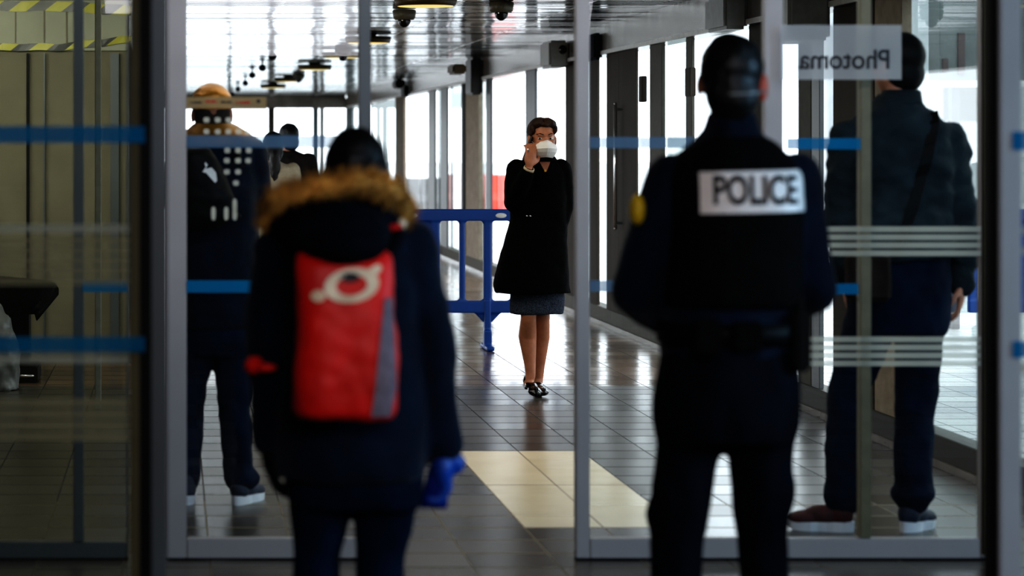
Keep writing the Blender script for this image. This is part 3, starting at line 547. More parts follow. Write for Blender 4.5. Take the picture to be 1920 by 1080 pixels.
# ---- the tall man on the right, behind glass
def right_man():
    P = Person('tall man in slate jacket, black cap and dark jeans, behind the right glass panel', 1688, 9.50); L = P.L; r = P.root
    J = dict(sl=L(1592, 262), el=L(1572, 410), wl=L(1600, 530, .08), sr=L(1774, 262), er=L(1803, 412), wr=L(1806, 530, .02), hl=L(1638, 590), hr=L(1728, 590), kl=L(1592, 745, .03), kr=L(1716, 745, .0), al=L(1580, 935, .0), ar=L(1712, 935, .0))
    P.body(L(1684, 122, .02), .55, J, MT['skin'], hands=[(J['wl'], (.1, .3, -1), (1, .2, 0), (0, 1, 0), .18, .5), (J['wr'], (-.05, .05, -1), (-.9, .5, 0), (-.4, -1, 0), .185, .42)])
    R = rz(.55); c = L(1684, 122, .02); bm = bmesh.new(); ell(bm, c + R @ Vector((0, -.016, .036)), (.084, .104, .090), R); ell(bm, c + R @ Vector((0, -.045, -.03)), (.072, .065, .075), R); ell(bm, c + R @ Vector((0, .075, .05)), (.06, .06, .012), R); fuse('cap', bm, MT['black'], r, .008, 3, .003, 15)
    bm = bmesh.new(); loft(bm, P.rings([(178, 1652, 1722, .07, 0), (196, 1640, 1730, .08, 0), (214, 1612, 1756, .10, 0), (240, 1588, 1786, .12, 0), (300, 1578, 1788, .14, 0), (400, 1582, 1786, .145, 0), (486, 1585, 1788, .14, 0)])); P.sleeves(bm, J, (.072, .062, .050)); ell(bm, J['sr'] + Vector((.02, 0, -.05)), (.075, .075, .1))
    jk = fuse('jacket', bm, MT['slate'], r, .011, 3, .020, 8, 1.6); bv = bvh_of(jk)
    bm = bmesh.new(); loft(bm, P.rings([(168, 1656, 1724, .07, 0), (196, 1646, 1728, .082, 0)]), 30); k = fuse('collar', bm, MT['slate'], r, .008, 3, .003, 20)
    bm = bmesh.new(); loft(bm, P.rings([(470, 1594, 1782, .12, 0), (560, 1590, 1782, .125, 0), (625, 1592, 1778, .11, 0)])); P.legs(bm, J, (.095, .076, .068)); ell(bm, J['ar'] + Vector((.0, 0, .02)), (.083, .085, .05)); fuse('jeans', bm, MT['jeans'], r, .010, 4, .010, 10, .8)
    s1 = shoe('shoe', r, (P.X(1597), -.02), (P.X(1484), .07), MT['shoe_m'], MT['sole'], .050, .085, .03); s1['label'] = 'maroon left trainer with pale sole'
    s2 = shoe('shoe', r, (P.X(1690), -.04), (P.X(1764), .14), MT['shoe_n'], MT['sole'], .050, .085, .03); s2['label'] = 'navy and red right trainer'
    bm = bmesh.new(); ell(bm, L(1837, 404, .0), (.008, .02, .012)); k = obj('cuff_tab', bm, MT['red'], r, True)
    S_ = thing('shoulder_bag', 'black cross body bag strap across the slate jacket of the tall man', 'bag', r.location)
    bm = bmesh.new(); pts = []
    for i in range(15):
        t = i / 14; x = P.X(1738 - 62 * t - 20 * t * t); z = P.Z(212 + 270 * t); pts.append(Vector((x, hit_y(bv, x, z, 1, .004, -.14), z)))
    for a, b in zip(pts, pts[1:]):
        w = Vector((.022, 0, .006)); f = [bm.verts.new(a - w), bm.verts.new(a + w), bm.verts.new(b + w), bm.verts.new(b - w)]; bm.faces.new(f)
    st = obj('strap', bm, MT['black'], S_); st.modifiers.new('t', 'SOLIDIFY').thickness = .005
    bm = bmesh.new(); bx(bm, P.X(1560), P.X(1640), -.24, -.15, P.Z(560), P.Z(470), .015); fuse('bag_body', bm, MT['brownc'], S_, .008, 2, .004, 14)
right_man()

def far_person(label, px, Y, top, m_top, m_leg, m_hair, yaw=0., long=False, w=.40):
    P = Person(label, px, Y); r = P.root; h = WZ(top, Y); k = h / 1.70
    V = lambda x, y, z: Vector((x * k, y, z * k))
    J = dict(sl=V(-w * .42, 0, 1.39), el=V(-w * .55, 0, 1.10), wl=V(-w * .45, .12, .92), sr=V(w * .42, 0, 1.39), er=V(w * .55, 0, 1.10), wr=V(w * .45, .12, .92), hl=V(-.09, 0, .86), hr=V(.09, 0, .86), kl=V(-.10, .02, .47), kr=V(.10, .02, .47), al=V(-.10, 0, .09), ar=V(.10, 0, .09))
    P.body(V(0, .01, 1.585), yaw, J, MT['skin'], k, hands=[(J['wl'], (.2, .3, -1), (1, 0, 0), (0, 1, 0), .17, .4), (J['wr'], (-.2, .3, -1), (-1, 0, 0), (0, 1, 0), .17, .4)], vox=.009)
    bm = bmesh.new(); R = rz(yaw); c = V(0, .01, 1.585); ell(bm, c + R @ Vector((0, -.018, .028)), (.082, .10, .092), R); ell(bm, c + R @ Vector((0, -.05, -.04)), (.07, .06, .08), R)
    if long: ell(bm, c + Vector((0.01, -.09, -.16)), (.045, .045, .16))
    fuse('hair', bm, m_hair, r, .009, 3, .004, 25)
    bm = bmesh.new(); loft(bm, [(-.06 * k, .06 * k, 1.47 * k, .06, 0), (-w * .40, w * .40, 1.41 * k, .10, 0), (-w * .47, w * .47, 1.25 * k, .125, 0), (-w * .45, w * .45, 1.0 * k, .13, 0), (-w * .48, w * .48, .76 * k, .14, 0)]); P.sleeves(bm, J, (.062, .054, .045)); fuse('coat', bm, m_top, r, .011, 4, .008, 9)
    bm = bmesh.new(); loft(bm, [(-.17, .17, .72 * k, .11, 0), (-.17, .17, .9 * k, .11, 0)]); P.legs(bm, J, (.085, .062, .055)); fuse('trousers', bm, m_leg, r, .011, 4, .006, 10)
    for x in (-.10, .10): shoe('shoe', r, (x * k, -.07), (x * k * 1.2, .18), MT['black'], MT['black'], .045, .08)
    return P
far_person('far off person in cream fleece coat with long brown hair, beside the quilted coat', 512, 19.2, 250, MT['cream_f'], MT['navyd'], MT['hair_d'], .1, True, .38)
far_person('far off person in dark quilted coat with black hair, behind the left glass door', 540, 21.2, 233, MT['brownc'], MT['blackc'], MT['hair_d'], .5, False, .44)

# ------------------------------------------------------------------ the shell
def quad_grid(name, x0, x1, y0, y1, z, m, up=True):
    p = [(x0, y0, z), (x1, y0, z), (x1, y1, z), (x0, y1, z)]
    return structure(plane(name, p if up else p[::-1], m))
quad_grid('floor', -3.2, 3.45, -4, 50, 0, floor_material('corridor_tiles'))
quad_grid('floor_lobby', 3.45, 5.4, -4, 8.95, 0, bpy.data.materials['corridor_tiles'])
o = quad_grid('ground_outside', -60, 140, -10, 200, -.012, floor_material('pale_plaza_paving', True))
cm = ceiling_material()
structure(box('ceiling', -3.2, 3.6, 8.95, 50.2, 2.40, 2.52, cm, bev=0))
structure(box('ceiling_lobby', -3.3, 5.5, -4.2, 8.95, 2.75, 2.9, MT['plaster'], bev=0))
structure(box('wall_back', -3.3, 5.5, -4.2, -4.0, 0, 2.75, MT['plaster'], bev=0))
structure(box('wall_lobby_left', -3.4, -3.2, -4.0, 16.95, 0, 2.75, MT['plaster'], bev=0))
structure(box('wall_lobby_right', 5.4, 5.55, -4.0, 9.05, 0, 2.75, MT['plaster'], bev=0))
structure(box('wall_front_right', 3.45, 5.4, 8.85, 9.0, 0, 2.75, MT['plaster'], bev=0))
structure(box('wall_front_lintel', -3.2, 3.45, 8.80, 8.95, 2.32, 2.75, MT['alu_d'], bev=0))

# partition with hazard tape, left
pw = structure(box('wall_partition', -3.2, -.30, 16.80, 16.95, 0, 2.40, MT['wallp2'], bev=0))
up = box('upper_panel', -3.19, -.30, 16.76, 16.80, WZ(95, 16.76), 2.40, MT['wallp'], pw, bev=.003)
for px in (28, 82, 124): box('panel_seam', WX(px, 16.7) - .004, WX(px, 16.7) + .004, 16.752, 16.76, WZ(80, 16.7), 2.39, MT['wallp2'], pw, bev=0)
for px, w, m in ((52, 5, 'black'), (83, 3, 'alu_d'), (215, 16, 'alu_d')): box('panel_upright', WX(px, 16.76) - w / 2 / 284, WX(px, 16.76) + w / 2 / 284, 16.755, 16.80, 0, WZ(100, 16.76), MT[m], pw, bev=.002)
def tape(z0, z1, dz, label):
    bm = bmesh.new(); n = 60; A = []
    for i in range(n + 1):
        x = -3.1 + (2.82) * i / n; q = .004 * math.sin(i * 1.1) + dz * max(0, (x + .75) / .45); s = .003 * math.sin(i * .9)
        A.append((bm.verts.new((x, 16.735 + s * .6, z0 + q)), bm.verts.new((x, 16.735 - s * .6, z1 + q))))
    for a, b in zip(A, A[1:]): bm.faces.new((a[0], b[0], b[1], a[1]))
    o = obj('hazard_tape', bm, MT['tape']); tag(o, label, 'tape', None); return o
tape(WZ(21, 16.75), WZ(2, 16.75), -.03, 'yellow and black hazard tape, upper strip across the pale partition'); tape(WZ(95, 16.75), WZ(82, 16.75), .05, 'yellow and black hazard tape, lower strip along the partition panel edge')
structure(box('trim_1', WX(179, 14.0), WX(190, 14.0), 13.9, 14.0, 0, 2.39, mat('pale_post', (.52, .52, .48), .6)))

# table with fringed cover, left
T = thing('small_table', 'black pedestal table with fringed cover, seen through the far left glass', 'table', (WX(45, 15.6), 15.6, 0))
s_ = S(15.6); lx = lambda px: (px - 45) / s_; lz = lambda py: CH - (py - HY) / s_
bm = bmesh.new(); loft(bm, [(lx(-60), lx(82), lz(585), .28, 0), (lx(-70), lx(98), lz(556), .32, 0), (lx(-75), lx(105), lz(534), .34, 0), (lx(-70), lx(98), lz(530), .33, 0), (lx(-60), lx(10), lz(520), .2, 0)], 40, 3); tc_ = fuse('cover', bm, MT['cloth'], T, .01, 2, .006, 10)
bm = bmesh.new()
for i in range(26):
    t = i / 25; x = lx(70 + 35 * t); z = lz(585 - 42 * t); y = -.34 + .5 * abs(t - .2)
    limb(bm, [Vector((x - .01, y, z + .03)), Vector((x + .006, y, z)), Vector((x + .010, y, z - .035))], [.008, .009, .004], 1)
obj('fringe', bm, MT['cloth'], tc_, True)
box('pedestal', lx(18), lx(56), -.12, .12, .1, lz(583), MT['black'], T)
box('foot', lx(-20), lx(74), -.22, .22, 0.0, .10, MT['black'], T, .01)
bm = bmesh.new(); limb(bm, [Vector((lx(36), -.23, .045)), Vector((lx(66), -.23, .045))], [.008, .008], 1); obj('foot_edge', bm, MT['silver'], T, True)
bm = bmesh.new(); loft(bm, [(-.25, .17, 0, .16, 0), (-.25, .16, .25, .15, 0), (-.22, .11, .42, .12, 0), (-.15, .05, .5, .05, 0)], 30)
o = fuse('plastic_sack', bm, MT['plasticbag'], None, .012, 2, .02, 9); o.location = (WX(-15, 15.0), 15.0, .0); tag(o, 'grey crumpled plastic sack on the floor at the far left', 'sack')

# ------------------------------------------------------------------ the sliding door front (8.86 m) and the nearer screen (6.15 m)
YD = 8.86
def leaf(name, a, b, bands, mullions=(), x_st=(26, 22), rail=(1008, 1047), m='alu', glassm='gleaf', Y=YD, th=.045, edge=True):
    r = link(name, None, loc=(WX((a + b) / 2, Y), Y, 0)); r['kind'] = 'structure'; ox = r.location.x
    X = lambda px: WX(px, Y) - ox; Z = lambda py: WZ(py, Y)
    zt = 2.31
    if x_st[0]: box('stile', X(a), X(a + x_st[0]), -th / 2, th / 2, max(0.004, Z(rail[1])), zt, MT[m], r)
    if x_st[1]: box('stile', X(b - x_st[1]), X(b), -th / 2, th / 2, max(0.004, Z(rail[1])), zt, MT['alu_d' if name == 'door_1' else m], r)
    box('bottom_rail', X(a + x_st[0]) + .001, X(b - x_st[1]) - .001, -th / 2, th / 2, max(0.004, Z(rail[1])), Z(rail[0]), MT[m], r)
    box('sweep_seal', X(a), X(b), -th / 2 - .003, th / 2, .001, .008, MT['black'], r, bev=0)
    box('top_rail', X(a + x_st[0]) + .001, X(b - x_st[1]) - .001, -th / 2, th / 2, zt - .06, zt, MT[m], r)
    for (u, v, mm) in mullions: box('mullion', X(u), X(v), -th / 2, th / 2, Z(rail[0]), zt - .06, MT[mm], r)
    plane('glass', [(X(a + x_st[0]), 0, Z(rail[0])), (X(b - x_st[1]), 0, Z(rail[0])), (X(b - x_st[1]), 0, zt - .06), (X(a + x_st[0]), 0, zt - .06)], MT[glassm], r)
    for (x0, x1, y0, y1, mm, nm) in bands: plane(nm, [(X(x0), -.026, Z(y1)), (X(x1), -.026, Z(y1)), (X(x1), -.026, Z(y0)), (X(x0), -.026, Z(y0))], MT[mm], r)
    return r
l1 = leaf('door_1', 312, 694, [(350, 672, 254, 277, 'blue_f', 'safety_band'), (350, 672, 525, 548, 'blue_n', 'safety_band')], x_st=(38, 22))
l2 = leaf('door_2', 1078, 1466, [(1104, 1432, 257, 278, 'blue_f', 'safety_band'), (1104, 1432, 525, 546, 'blue_f', 'safety_band')], x_st=(26, 36))
st = []
for (y0, n, st_) in ((424, 4, 15), (630, 4, 15)):
    for i in range(n): st.append((1500, 1835, y0 + i * st_, y0 + i * st_ + 10.5, 'stripe', 'frosted_stripe'))
l3 = leaf('window_1', 1470, 1850, [(1472, 1610, 259, 280, 'blue_n', 'safety_band'), (1472, 1606, 531, 551, 'blue_n', 'safety_band')] + st, [(1609, 1631, 'khakil')], x_st=(0, 15))
box('edge_gasket', 0.0 + WX(1836, YD) - l3.location.x, WX(1849, YD) - l3.location.x, -.03, -.023, .02, 2.3, MT['khaki'], l3)
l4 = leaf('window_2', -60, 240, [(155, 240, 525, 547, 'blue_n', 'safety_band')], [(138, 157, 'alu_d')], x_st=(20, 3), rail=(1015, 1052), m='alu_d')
# reflected grid of bright squares, modelled as pale film on the left leaf
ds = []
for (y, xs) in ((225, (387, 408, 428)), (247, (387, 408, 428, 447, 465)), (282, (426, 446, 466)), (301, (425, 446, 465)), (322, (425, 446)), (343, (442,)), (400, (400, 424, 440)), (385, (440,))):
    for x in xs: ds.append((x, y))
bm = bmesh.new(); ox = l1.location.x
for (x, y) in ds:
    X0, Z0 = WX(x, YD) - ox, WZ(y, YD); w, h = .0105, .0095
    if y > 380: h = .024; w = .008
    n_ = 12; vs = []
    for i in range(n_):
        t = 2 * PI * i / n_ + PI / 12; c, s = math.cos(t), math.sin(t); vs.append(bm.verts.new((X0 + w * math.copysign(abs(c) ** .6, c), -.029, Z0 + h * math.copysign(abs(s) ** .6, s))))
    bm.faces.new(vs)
k = obj('reflected_square_grid', bm, MT['dot'], l1); k['label'] = 'grid of small white squares reflected in the glass'
nb_ = plane('notice_strip', [(WX(350, YD) - ox, -.027, WZ(203, YD)), (WX(499, YD) - ox, -.027, WZ(203, YD)), (WX(499, YD) - ox, -.027, WZ(182, YD)), (WX(350, YD) - ox, -.027, WZ(182, YD))], MT['tan_f'], l1); nb_['label'] = 'beige notice strip with small dark writing'
for (a, b, y, m_) in ((357, 378, 193, 'ink'), (385, 406, 191, 'redd'), (414, 434, 192, 'ink'), (442, 468, 193, 'redd')):
    bm = bmesh.new(); n_ = 9; pr = None
    for i in range(n_):
        x = WX(a + (b - a) * i / (n_ - 1), YD) - ox; hh = (.0018 + .0035 * random.random()); cur = (bm.verts.new((x, -.030, WZ(y, YD) - hh * .5)), bm.verts.new((x, -.030, WZ(y, YD) + hh)))
        if pr: bm.faces.new((pr[0], cur[0], cur[1], pr[1]))
        pr = cur
    obj('writing', bm, MT[m_], nb_)
bm = bmesh.new(); bmesh.ops.create_circle(bm, cap_ends=True, radius=.007, segments=14, matrix=Matrix.Translation((WX(484, YD) - ox, -.030, WZ(190, YD))) @ Matrix.Rotation(PI / 2, 4, 'X')); obj('emblem', bm, MT['ink'], nb_)
# near screen
YN = 6.15
zt = 2.74
n1 = structure(link('trim_2', None, loc=(WX(265, YN), YN, 0)))
ox = n1.location.x
box('gasket', WX(244, YN) - ox, WX(270, YN) - ox, -.03, .03, 0, zt, MT['khaki'], n1); box('core', WX(262, YN) - ox, WX(285, YN) - ox, -.035, .03, 0, zt, MT['black'], n1); box('cover', WX(284, YN) - ox, WX(314, YN) - ox, -.04, .03, 0, zt, MT['alu_d'], n1)
n2 = structure(link('trim_3', None, loc=(WX(1875, YN), YN, 0))); ox = n2.location.x
box('gasket', WX(1850, YN) - ox, WX(1866, YN) - ox, -.03, .03, 0, zt, MT['black'], n2); box('cover', WX(1864, YN) - ox, WX(1906, YN) - ox, -.04, .03, 0, zt, MT['alu'], n2)
def near_pane(name, a, b, bands, Y=YN):
    r = link(name, None, loc=(WX((a + b) / 2, Y), Y, 0)); r['kind'] = 'structure'; ox = r.location.x; X = lambda px: WX(px, Y) - ox
    plane('glass', [(X(a), 0, .06), (X(b), 0, .06), (X(b), 0, zt), (X(a), 0, zt)], MT['gnear'], r)
    box('bottom_rail', X(a), X(b), -.02, .02, .0, .06, MT['alu_d'], r)
    for (x0, x1, y0, y1, mm, nm) in bands: plane(nm, [(X(x0), -.012 if mm != 'blue_n' else -.043, WZ(y1, Y)), (X(x1), -.012 if mm != 'blue_n' else -.043, WZ(y1, Y)), (X(x1), -.012 if mm != 'blue_n' else -.043, WZ(y0, Y)), (X(x0), -.012 if mm != 'blue_n' else -.043, WZ(y0, Y))], MT[mm], r)
near_pane('window_3', -420, 245, [(-420, 272, 237, 268, 'blue_n', 'safety_band'), (-420, 272, 629, 657, 'blue_n', 'safety_band'), (-420, 243, 421, 436, 'stripe', 'frosted_stripe')] + [(-420, 243, y, y + 15, 'stripe_s', 'frosted_stripe') for y in (443, 462, 481, 500, 519)] + [(-420, 243, 659, 667, 'stripe', 'frosted_stripe'), (-420, 243, 670, 680, 'stripe', 'frosted_stripe')] + [(-420, 243, y, y + 17, 'stripe_s', 'frosted_stripe') for y in (746, 767, 788, 809)])
near_pane('window_4', 1906, 2400, [(1888, 2400, 247, 281, 'blue_n', 'safety_band'), (1888, 2400, 637, 668, 'blue_n', 'safety_band'), (1908, 2400, 425, 440, 'stripe_s', 'frosted_stripe'), (1908, 2400, 462, 478, 'stripe_s', 'frosted_stripe'), (1908, 2400, 680, 700, 'stripe_s', 'frosted_stripe')])

# reflection of a lit sign box in mirror writing, modelled as a pale panel
SG = tag(plane('sign_or_reflection', [(-.21, 0, -.095), (.21, 0, -.095), (.21, 0, .095), (-.21, 0, .095)], MT['sign_refl']), 'frosted glass sign with mirrored lettering, beside the tall man\'s cap', 'sign')
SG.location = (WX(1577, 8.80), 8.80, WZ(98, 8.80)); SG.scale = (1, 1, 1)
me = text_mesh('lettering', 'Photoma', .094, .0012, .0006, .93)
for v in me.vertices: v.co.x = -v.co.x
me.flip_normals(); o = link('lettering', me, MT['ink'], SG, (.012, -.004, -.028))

# ------------------------------------------------------------------ right-hand glazed wall of the corridor
XR = 3.45
def YP(px): return F * XR / (px - CX)
posts = [(1640, 1690, 'concrete', .10), (1562, 1638, 'steel', .08), (1522, 1536, 'alu_d', .05), (1497, 1520, 'post', .06), (1404, 1432, 'steel', .06), (1286, 1297, 'post', .04), (1218, 1241, 'post', .05), (1160, 1192, 'steel', .04),
         (1137, 1160, 'steel', .08), (1104, 1119, 'steel', .05), (1060, 1083, 'steel', .09), (985, 1003, 'alu_d', .05), (911, 920, 'alu_d', .05), (873, 897, 'concrete', .10), (865, 870, 'black', .05), (826, 838, 'alu_d', .05), (803, 815, 'alu_d', .05),
         (741, 757, 'concrete', .08), (682, 690, 'steel', .05)]
n_tr = 4
edges = [9.0]
for a, b, m, d in posts:
    y0, y1 = YP(b), YP(a); o = structure(box('trim_%d' % n_tr, XR, XR + d * .5, y0, y1, .14, 2.16, MT[m], bev=.003)); n_tr += 1
    edges += [y0, y1]
edges.append(50.)
nw = 5
for i in range(0, len(edges), 2):
    y0, y1 = edges[i], edges[i + 1]
    if y1 - y0 < .06: continue
    w = structure(link('window_%d' % nw, None, loc=(XR + .04, (y0 + y1) / 2, 0))); nw += 1; h = (y1 - y0) / 2
    pm = CX + F * XR / ((y0 + y1) / 2); plane('glass', [(0, h, .14), (0, -h, .14), (0, -h, 2.16), (0, h, 2.16)], MT['glass_o' if any(a < pm < b for a, b in ((920, 951), (1003, 1060), (1119, 1137), (1192, 1218), (1297, 1404), (1432, 1497), (1536, 1562), (957, 985), (1690, 1800), (757, 803))) else 'glass'], w)
structure(box('trim_%d' % n_tr, XR - .01, XR + .10, 9.0, 14.2, 0, .14, MT['sill'], bev=.004)); n_tr += 1
structure(box('trim_%d' % n_tr, XR - .01, XR + .10, 14.2, 50., 0, .14, MT['post'], bev=.004)); n_tr += 1
structure(box('baseboard_right', XR - .035, XR - .011, 9.0, 50., 0, .035, MT['stone'], bev=.003))
structure(box('wall_header_right', XR - .04, XR + .12, 9.0, 50., 2.16, 2.40, MT['stone'], bev=.004))
structure(box('trim_%d' % n_tr, XR - .055, XR - .041, 9.0, 50., 2.16, 2.19, MT['white'], bev=.002)); n_tr += 1
# left-hand glazed wall (only its light is seen)
for i, y in enumerate((17.0, 21.7, 26.4, 31.1, 35.8, 40.5, 45.2, 49.8)): structure(box('trim_%d' % n_tr, -.42, -.30, y, y + .2, 0, 2.40, MT['alu_d'])); n_tr += 1
structure(box('wall_left_unseen', -.44, -.32, 35.0, 41.0, 0, 2.16, MT['wallp2'], bev=0))  # unseen solid stretch, added to darken reflections in the right-hand glazing
structure(box('wall_header_left', -.42, -.30, 17.2, 50., 2.16, 2.398, MT['stone']))
# far end of the corridor
structure(box('wall_header_end', -.30, XR - .05, 50.0, 50.12, WZ(203, 50), 2.40, MT['stone']))
for px, w, m in ((509, 12, 'steel'), (592, 10, 'alu_d'), (604, 8, 'alu'), (655, 12, 'alu_d'), (430, 6, 'alu_d')):
    structure(box('trim_%d' % n_tr, WX(px - w / 2, 50), WX(px + w / 2, 50), 50.0, 50.12, 0, WZ(203, 50), MT[m])); n_tr += 1
w = structure(link('window_%d' % nw, None, loc=(1.5, 50.06, 0))); nw += 1
plane('glass', [(-1.8, 0, 0), (1.9, 0, 0), (1.9, 0, WZ(203, 50)), (-1.8, 0, WZ(203, 50))], MT['glass_o'], w)
structure(box('trim_%d' % n_tr, WX(585, 49.7), WX(672, 49.7), 49.7, 49.85, WZ(203, 49.7), WZ(184, 49.7), MT['stone'])); n_tr += 1

# ------------------------------------------------------------------ ceiling fittings
def lamp():
    t = thing('ceiling_lamp', '', 'ceiling lamp', group='round ceiling lamps in a row along the corridor')
    bm = bmesh.new(); bmesh.ops.create_cone(bm, cap_ends=True, segments=40, radius1=.19, radius2=.205, depth=.055, matrix=Matrix.Translation((0, 0, -.045))); bmesh.ops.bevel(bm, geom=bm.edges[:], offset=.008, segments=2, affect='EDGES', clamp_overlap=True); obj('lamp_body', bm, MT['lampbody'], t, True)
    bm = bmesh.new(); ell(bm, (0, 0, -.072), (.18, .18, .008)); obj('diffuser', bm, MT['lampglow'], t, True)
    bm = bmesh.new(); bmesh.ops.create_cone(bm, cap_ends=True, segments=24, radius1=.07, radius2=.07, depth=.02, matrix=Matrix.Translation((0, 0, -.010))); obj('mount', bm, MT['darkbox'], t, True)
    return t
def dup(r, loc, label=None):
    c = r.copy(); C.objects.link(c); c.location = loc
    if label: c['label'] = label
    for ch in r.children:
        k = ch.copy(); C.objects.link(k); k.parent = c
        for g in ch.children: q = g.copy(); C.objects.link(q); q.parent = k
    return c
l0 = lamp(); LP = [(798, 5), (690, 76), (641, 104), (590, 127), (541, 150), (512, 162)]
ords = ['nearest', 'second', 'third', 'fourth', 'fifth', 'farthest']
for i, (px, py) in enumerate(LP):
    Y = (2.40 - .05 - CH) * F / (HY - py); loc = (WX(px, Y), Y, 2.40)
    o = l0 if i == 0 else dup(l0, loc); o.location = loc; o['label'] = 'round bronze ceiling lamp with warm glow, %s of the row along the corridor' % ords[i]
def dome(px, py, Y, label, first=None):
    if first: o = dup(first, (WX(px, Y), Y, 2.40), label); return o
    t = thing('dome_camera', label, 'camera', (WX(px, Y), Y, 2.40), 'dome cameras under the ceiling')
    bm = bmesh.new(); bmesh.ops.create_cone(bm, cap_ends=True, segments=32, radius1=.075, radius2=.085, depth=.07, matrix=Matrix.Translation((0, 0, -.038))); bmesh.ops.bevel(bm, geom=bm.edges[:], offset=.012, segments=2, affect='EDGES', clamp_overlap=True); obj('housing', bm, mat('putty_plastic', (.36, .34, .28), .45), t, True)
    bm = bmesh.new(); ell(bm, (0, 0, -.078), (.045, .045, .05)); obj('dome', bm, MT['dome'], t, True); return t
d0 = dome(940, 20, 16.9, 'putty coloured dome camera on the ceiling above the masked woman')
dome(643, 96, 25.2, 'putty coloured dome camera among the round lamps, left of the door post', d0); dome(758, 24, 17.9, 'putty coloured dome camera just behind the nearest round lamp', d0); dome(560, 140, 34, 'small dome camera beside the fifth round lamp', d0)
sm0 = None
for i, (px, py) in enumerate(((511, 106), (492, 127), (473, 141), (460, 156), (446, 167), (435, 177))):
    Y = (2.33 - CH) * F / (HY - py)
    lb = 'small black ceiling pendant ball, %s of the row over the far left' % ords[i]
    if sm0 is None:
        sm0 = thing('pendant_speaker', lb, 'speaker', (WX(px, Y), Y, 2.40), 'small black balls hanging from the ceiling')
        bm = bmesh.new(); ell(bm, (0, 0, -.07), (.042, .042, .04)); obj('ball', bm, MT['black'], sm0, True)
        bm = bmesh.new(); limb(bm, [Vector((0, 0, -.04)), Vector((0, 0, 0))], [.006, .012], 1); obj('stem', bm, MT['alu_d'], sm0, True)
    else: dup(sm0, (WX(px, Y), Y, 2.40), lb)
# door operator housings and signs on the header
def housing(name, label, px0, px1, py0, py1, Y, m, eye=None, cat='door sensor'):
    x0, x1 = WX(px0, Y), min(WX(px1, Y), 3.409); r = thing(name, label, cat, ((x0 + x1) / 2, Y, WZ((py0 + py1) / 2, Y))); w, h = (x1 - x0) / 2, (WZ(py0, Y) - WZ(py1, Y)) / 2
    h = min(h, 2.399 - r.location.z)
    bm = bmesh.new(); bx(bm, -w, w, -.05, .5, -h, h, .02); obj('casing', bm, MT[m], r)
    if eye:
        bm = bmesh.new(); ell(bm, (eye[0] * w, -.05, eye[1] * h), (.035, .012, .04)); obj('sensor_eye', bm, MT['dome'], r, True)
    return r
housing('sensor_housing', 'pale rounded sensor housing with black eye above the masked woman', 1028, 1064, 76, 126, 21.9, 'greyp', (.4, .3))
housing('sensor_housing', 'large pale rounded sensor housing above the policeman', 1354, 1440, -10, 55, 15.1, 'greyp')
housing('sensor_housing', 'grey sensor housing behind the mirrored sign reflection', 1474, 1560, -20, 76, 13.2, 'greyp')
housing('sign_or_reflection', 'dark double sided sign box hanging over the concrete column', 882, 910, 104, 182, 28.0, 'darkbox', None, 'sign')
o = housing('exit_sign', 'small brown exit sign box below the ceiling, beside the dark sign box', 848, 874, 120, 138, 27.0, 'lampbody', None, 'sign')
housing('loudspeaker', 'black wall loudspeaker on the header near the far left lamps', 741, 760, 149, 165, 37.0, 'black', None, 'speaker')
housing('loudspeaker', 'tall black loudspeaker right of the small one on the header', 757, 766, 160, 182, 36.5, 'black', None, 'speaker')
housing('loudspeaker', 'dark blue loudspeaker box on the corridor header, right of the door edge', 1112, 1136, 62, 112, 20.2, 'navyd', None, 'speaker')
dh = thing('grab_bar', 'long vertical steel pull handle on the dark door post, right of the door edge', 'handle', (3.40, YP(1166), 0))
bm = bmesh.new(); zz = lambda py: WZ(py, YP(1166))
limb(bm, [Vector((0, 0, zz(428))), Vector((0, 0, zz(195)))], [.014, .014], 2); obj('bar', bm, MT['silver'], dh, True)
for py in (205, 418): box('bracket', 0, .05, -.01, .01, zz(py) - .01, zz(py) + .01, MT['alu_d'], dh)
nt = thing('door_closer', 'narrow grey door closer strip on the bright window beside the policeman\'s head', 'door closer', (3.42, YP(1303), WZ(154, YP(1303)))); box('strip', -.02, .02, -.08, .08, -.095, .095, MT['steel'], nt)
nt = thing('door_closer', 'narrow grey door closer strip on the second bright window, near the door edge', 'door closer', (3.42, YP(1213), WZ(167, YP(1213)))); box('strip', -.02, .02, -.06, .06, -.095, .095, MT['steel'], nt)

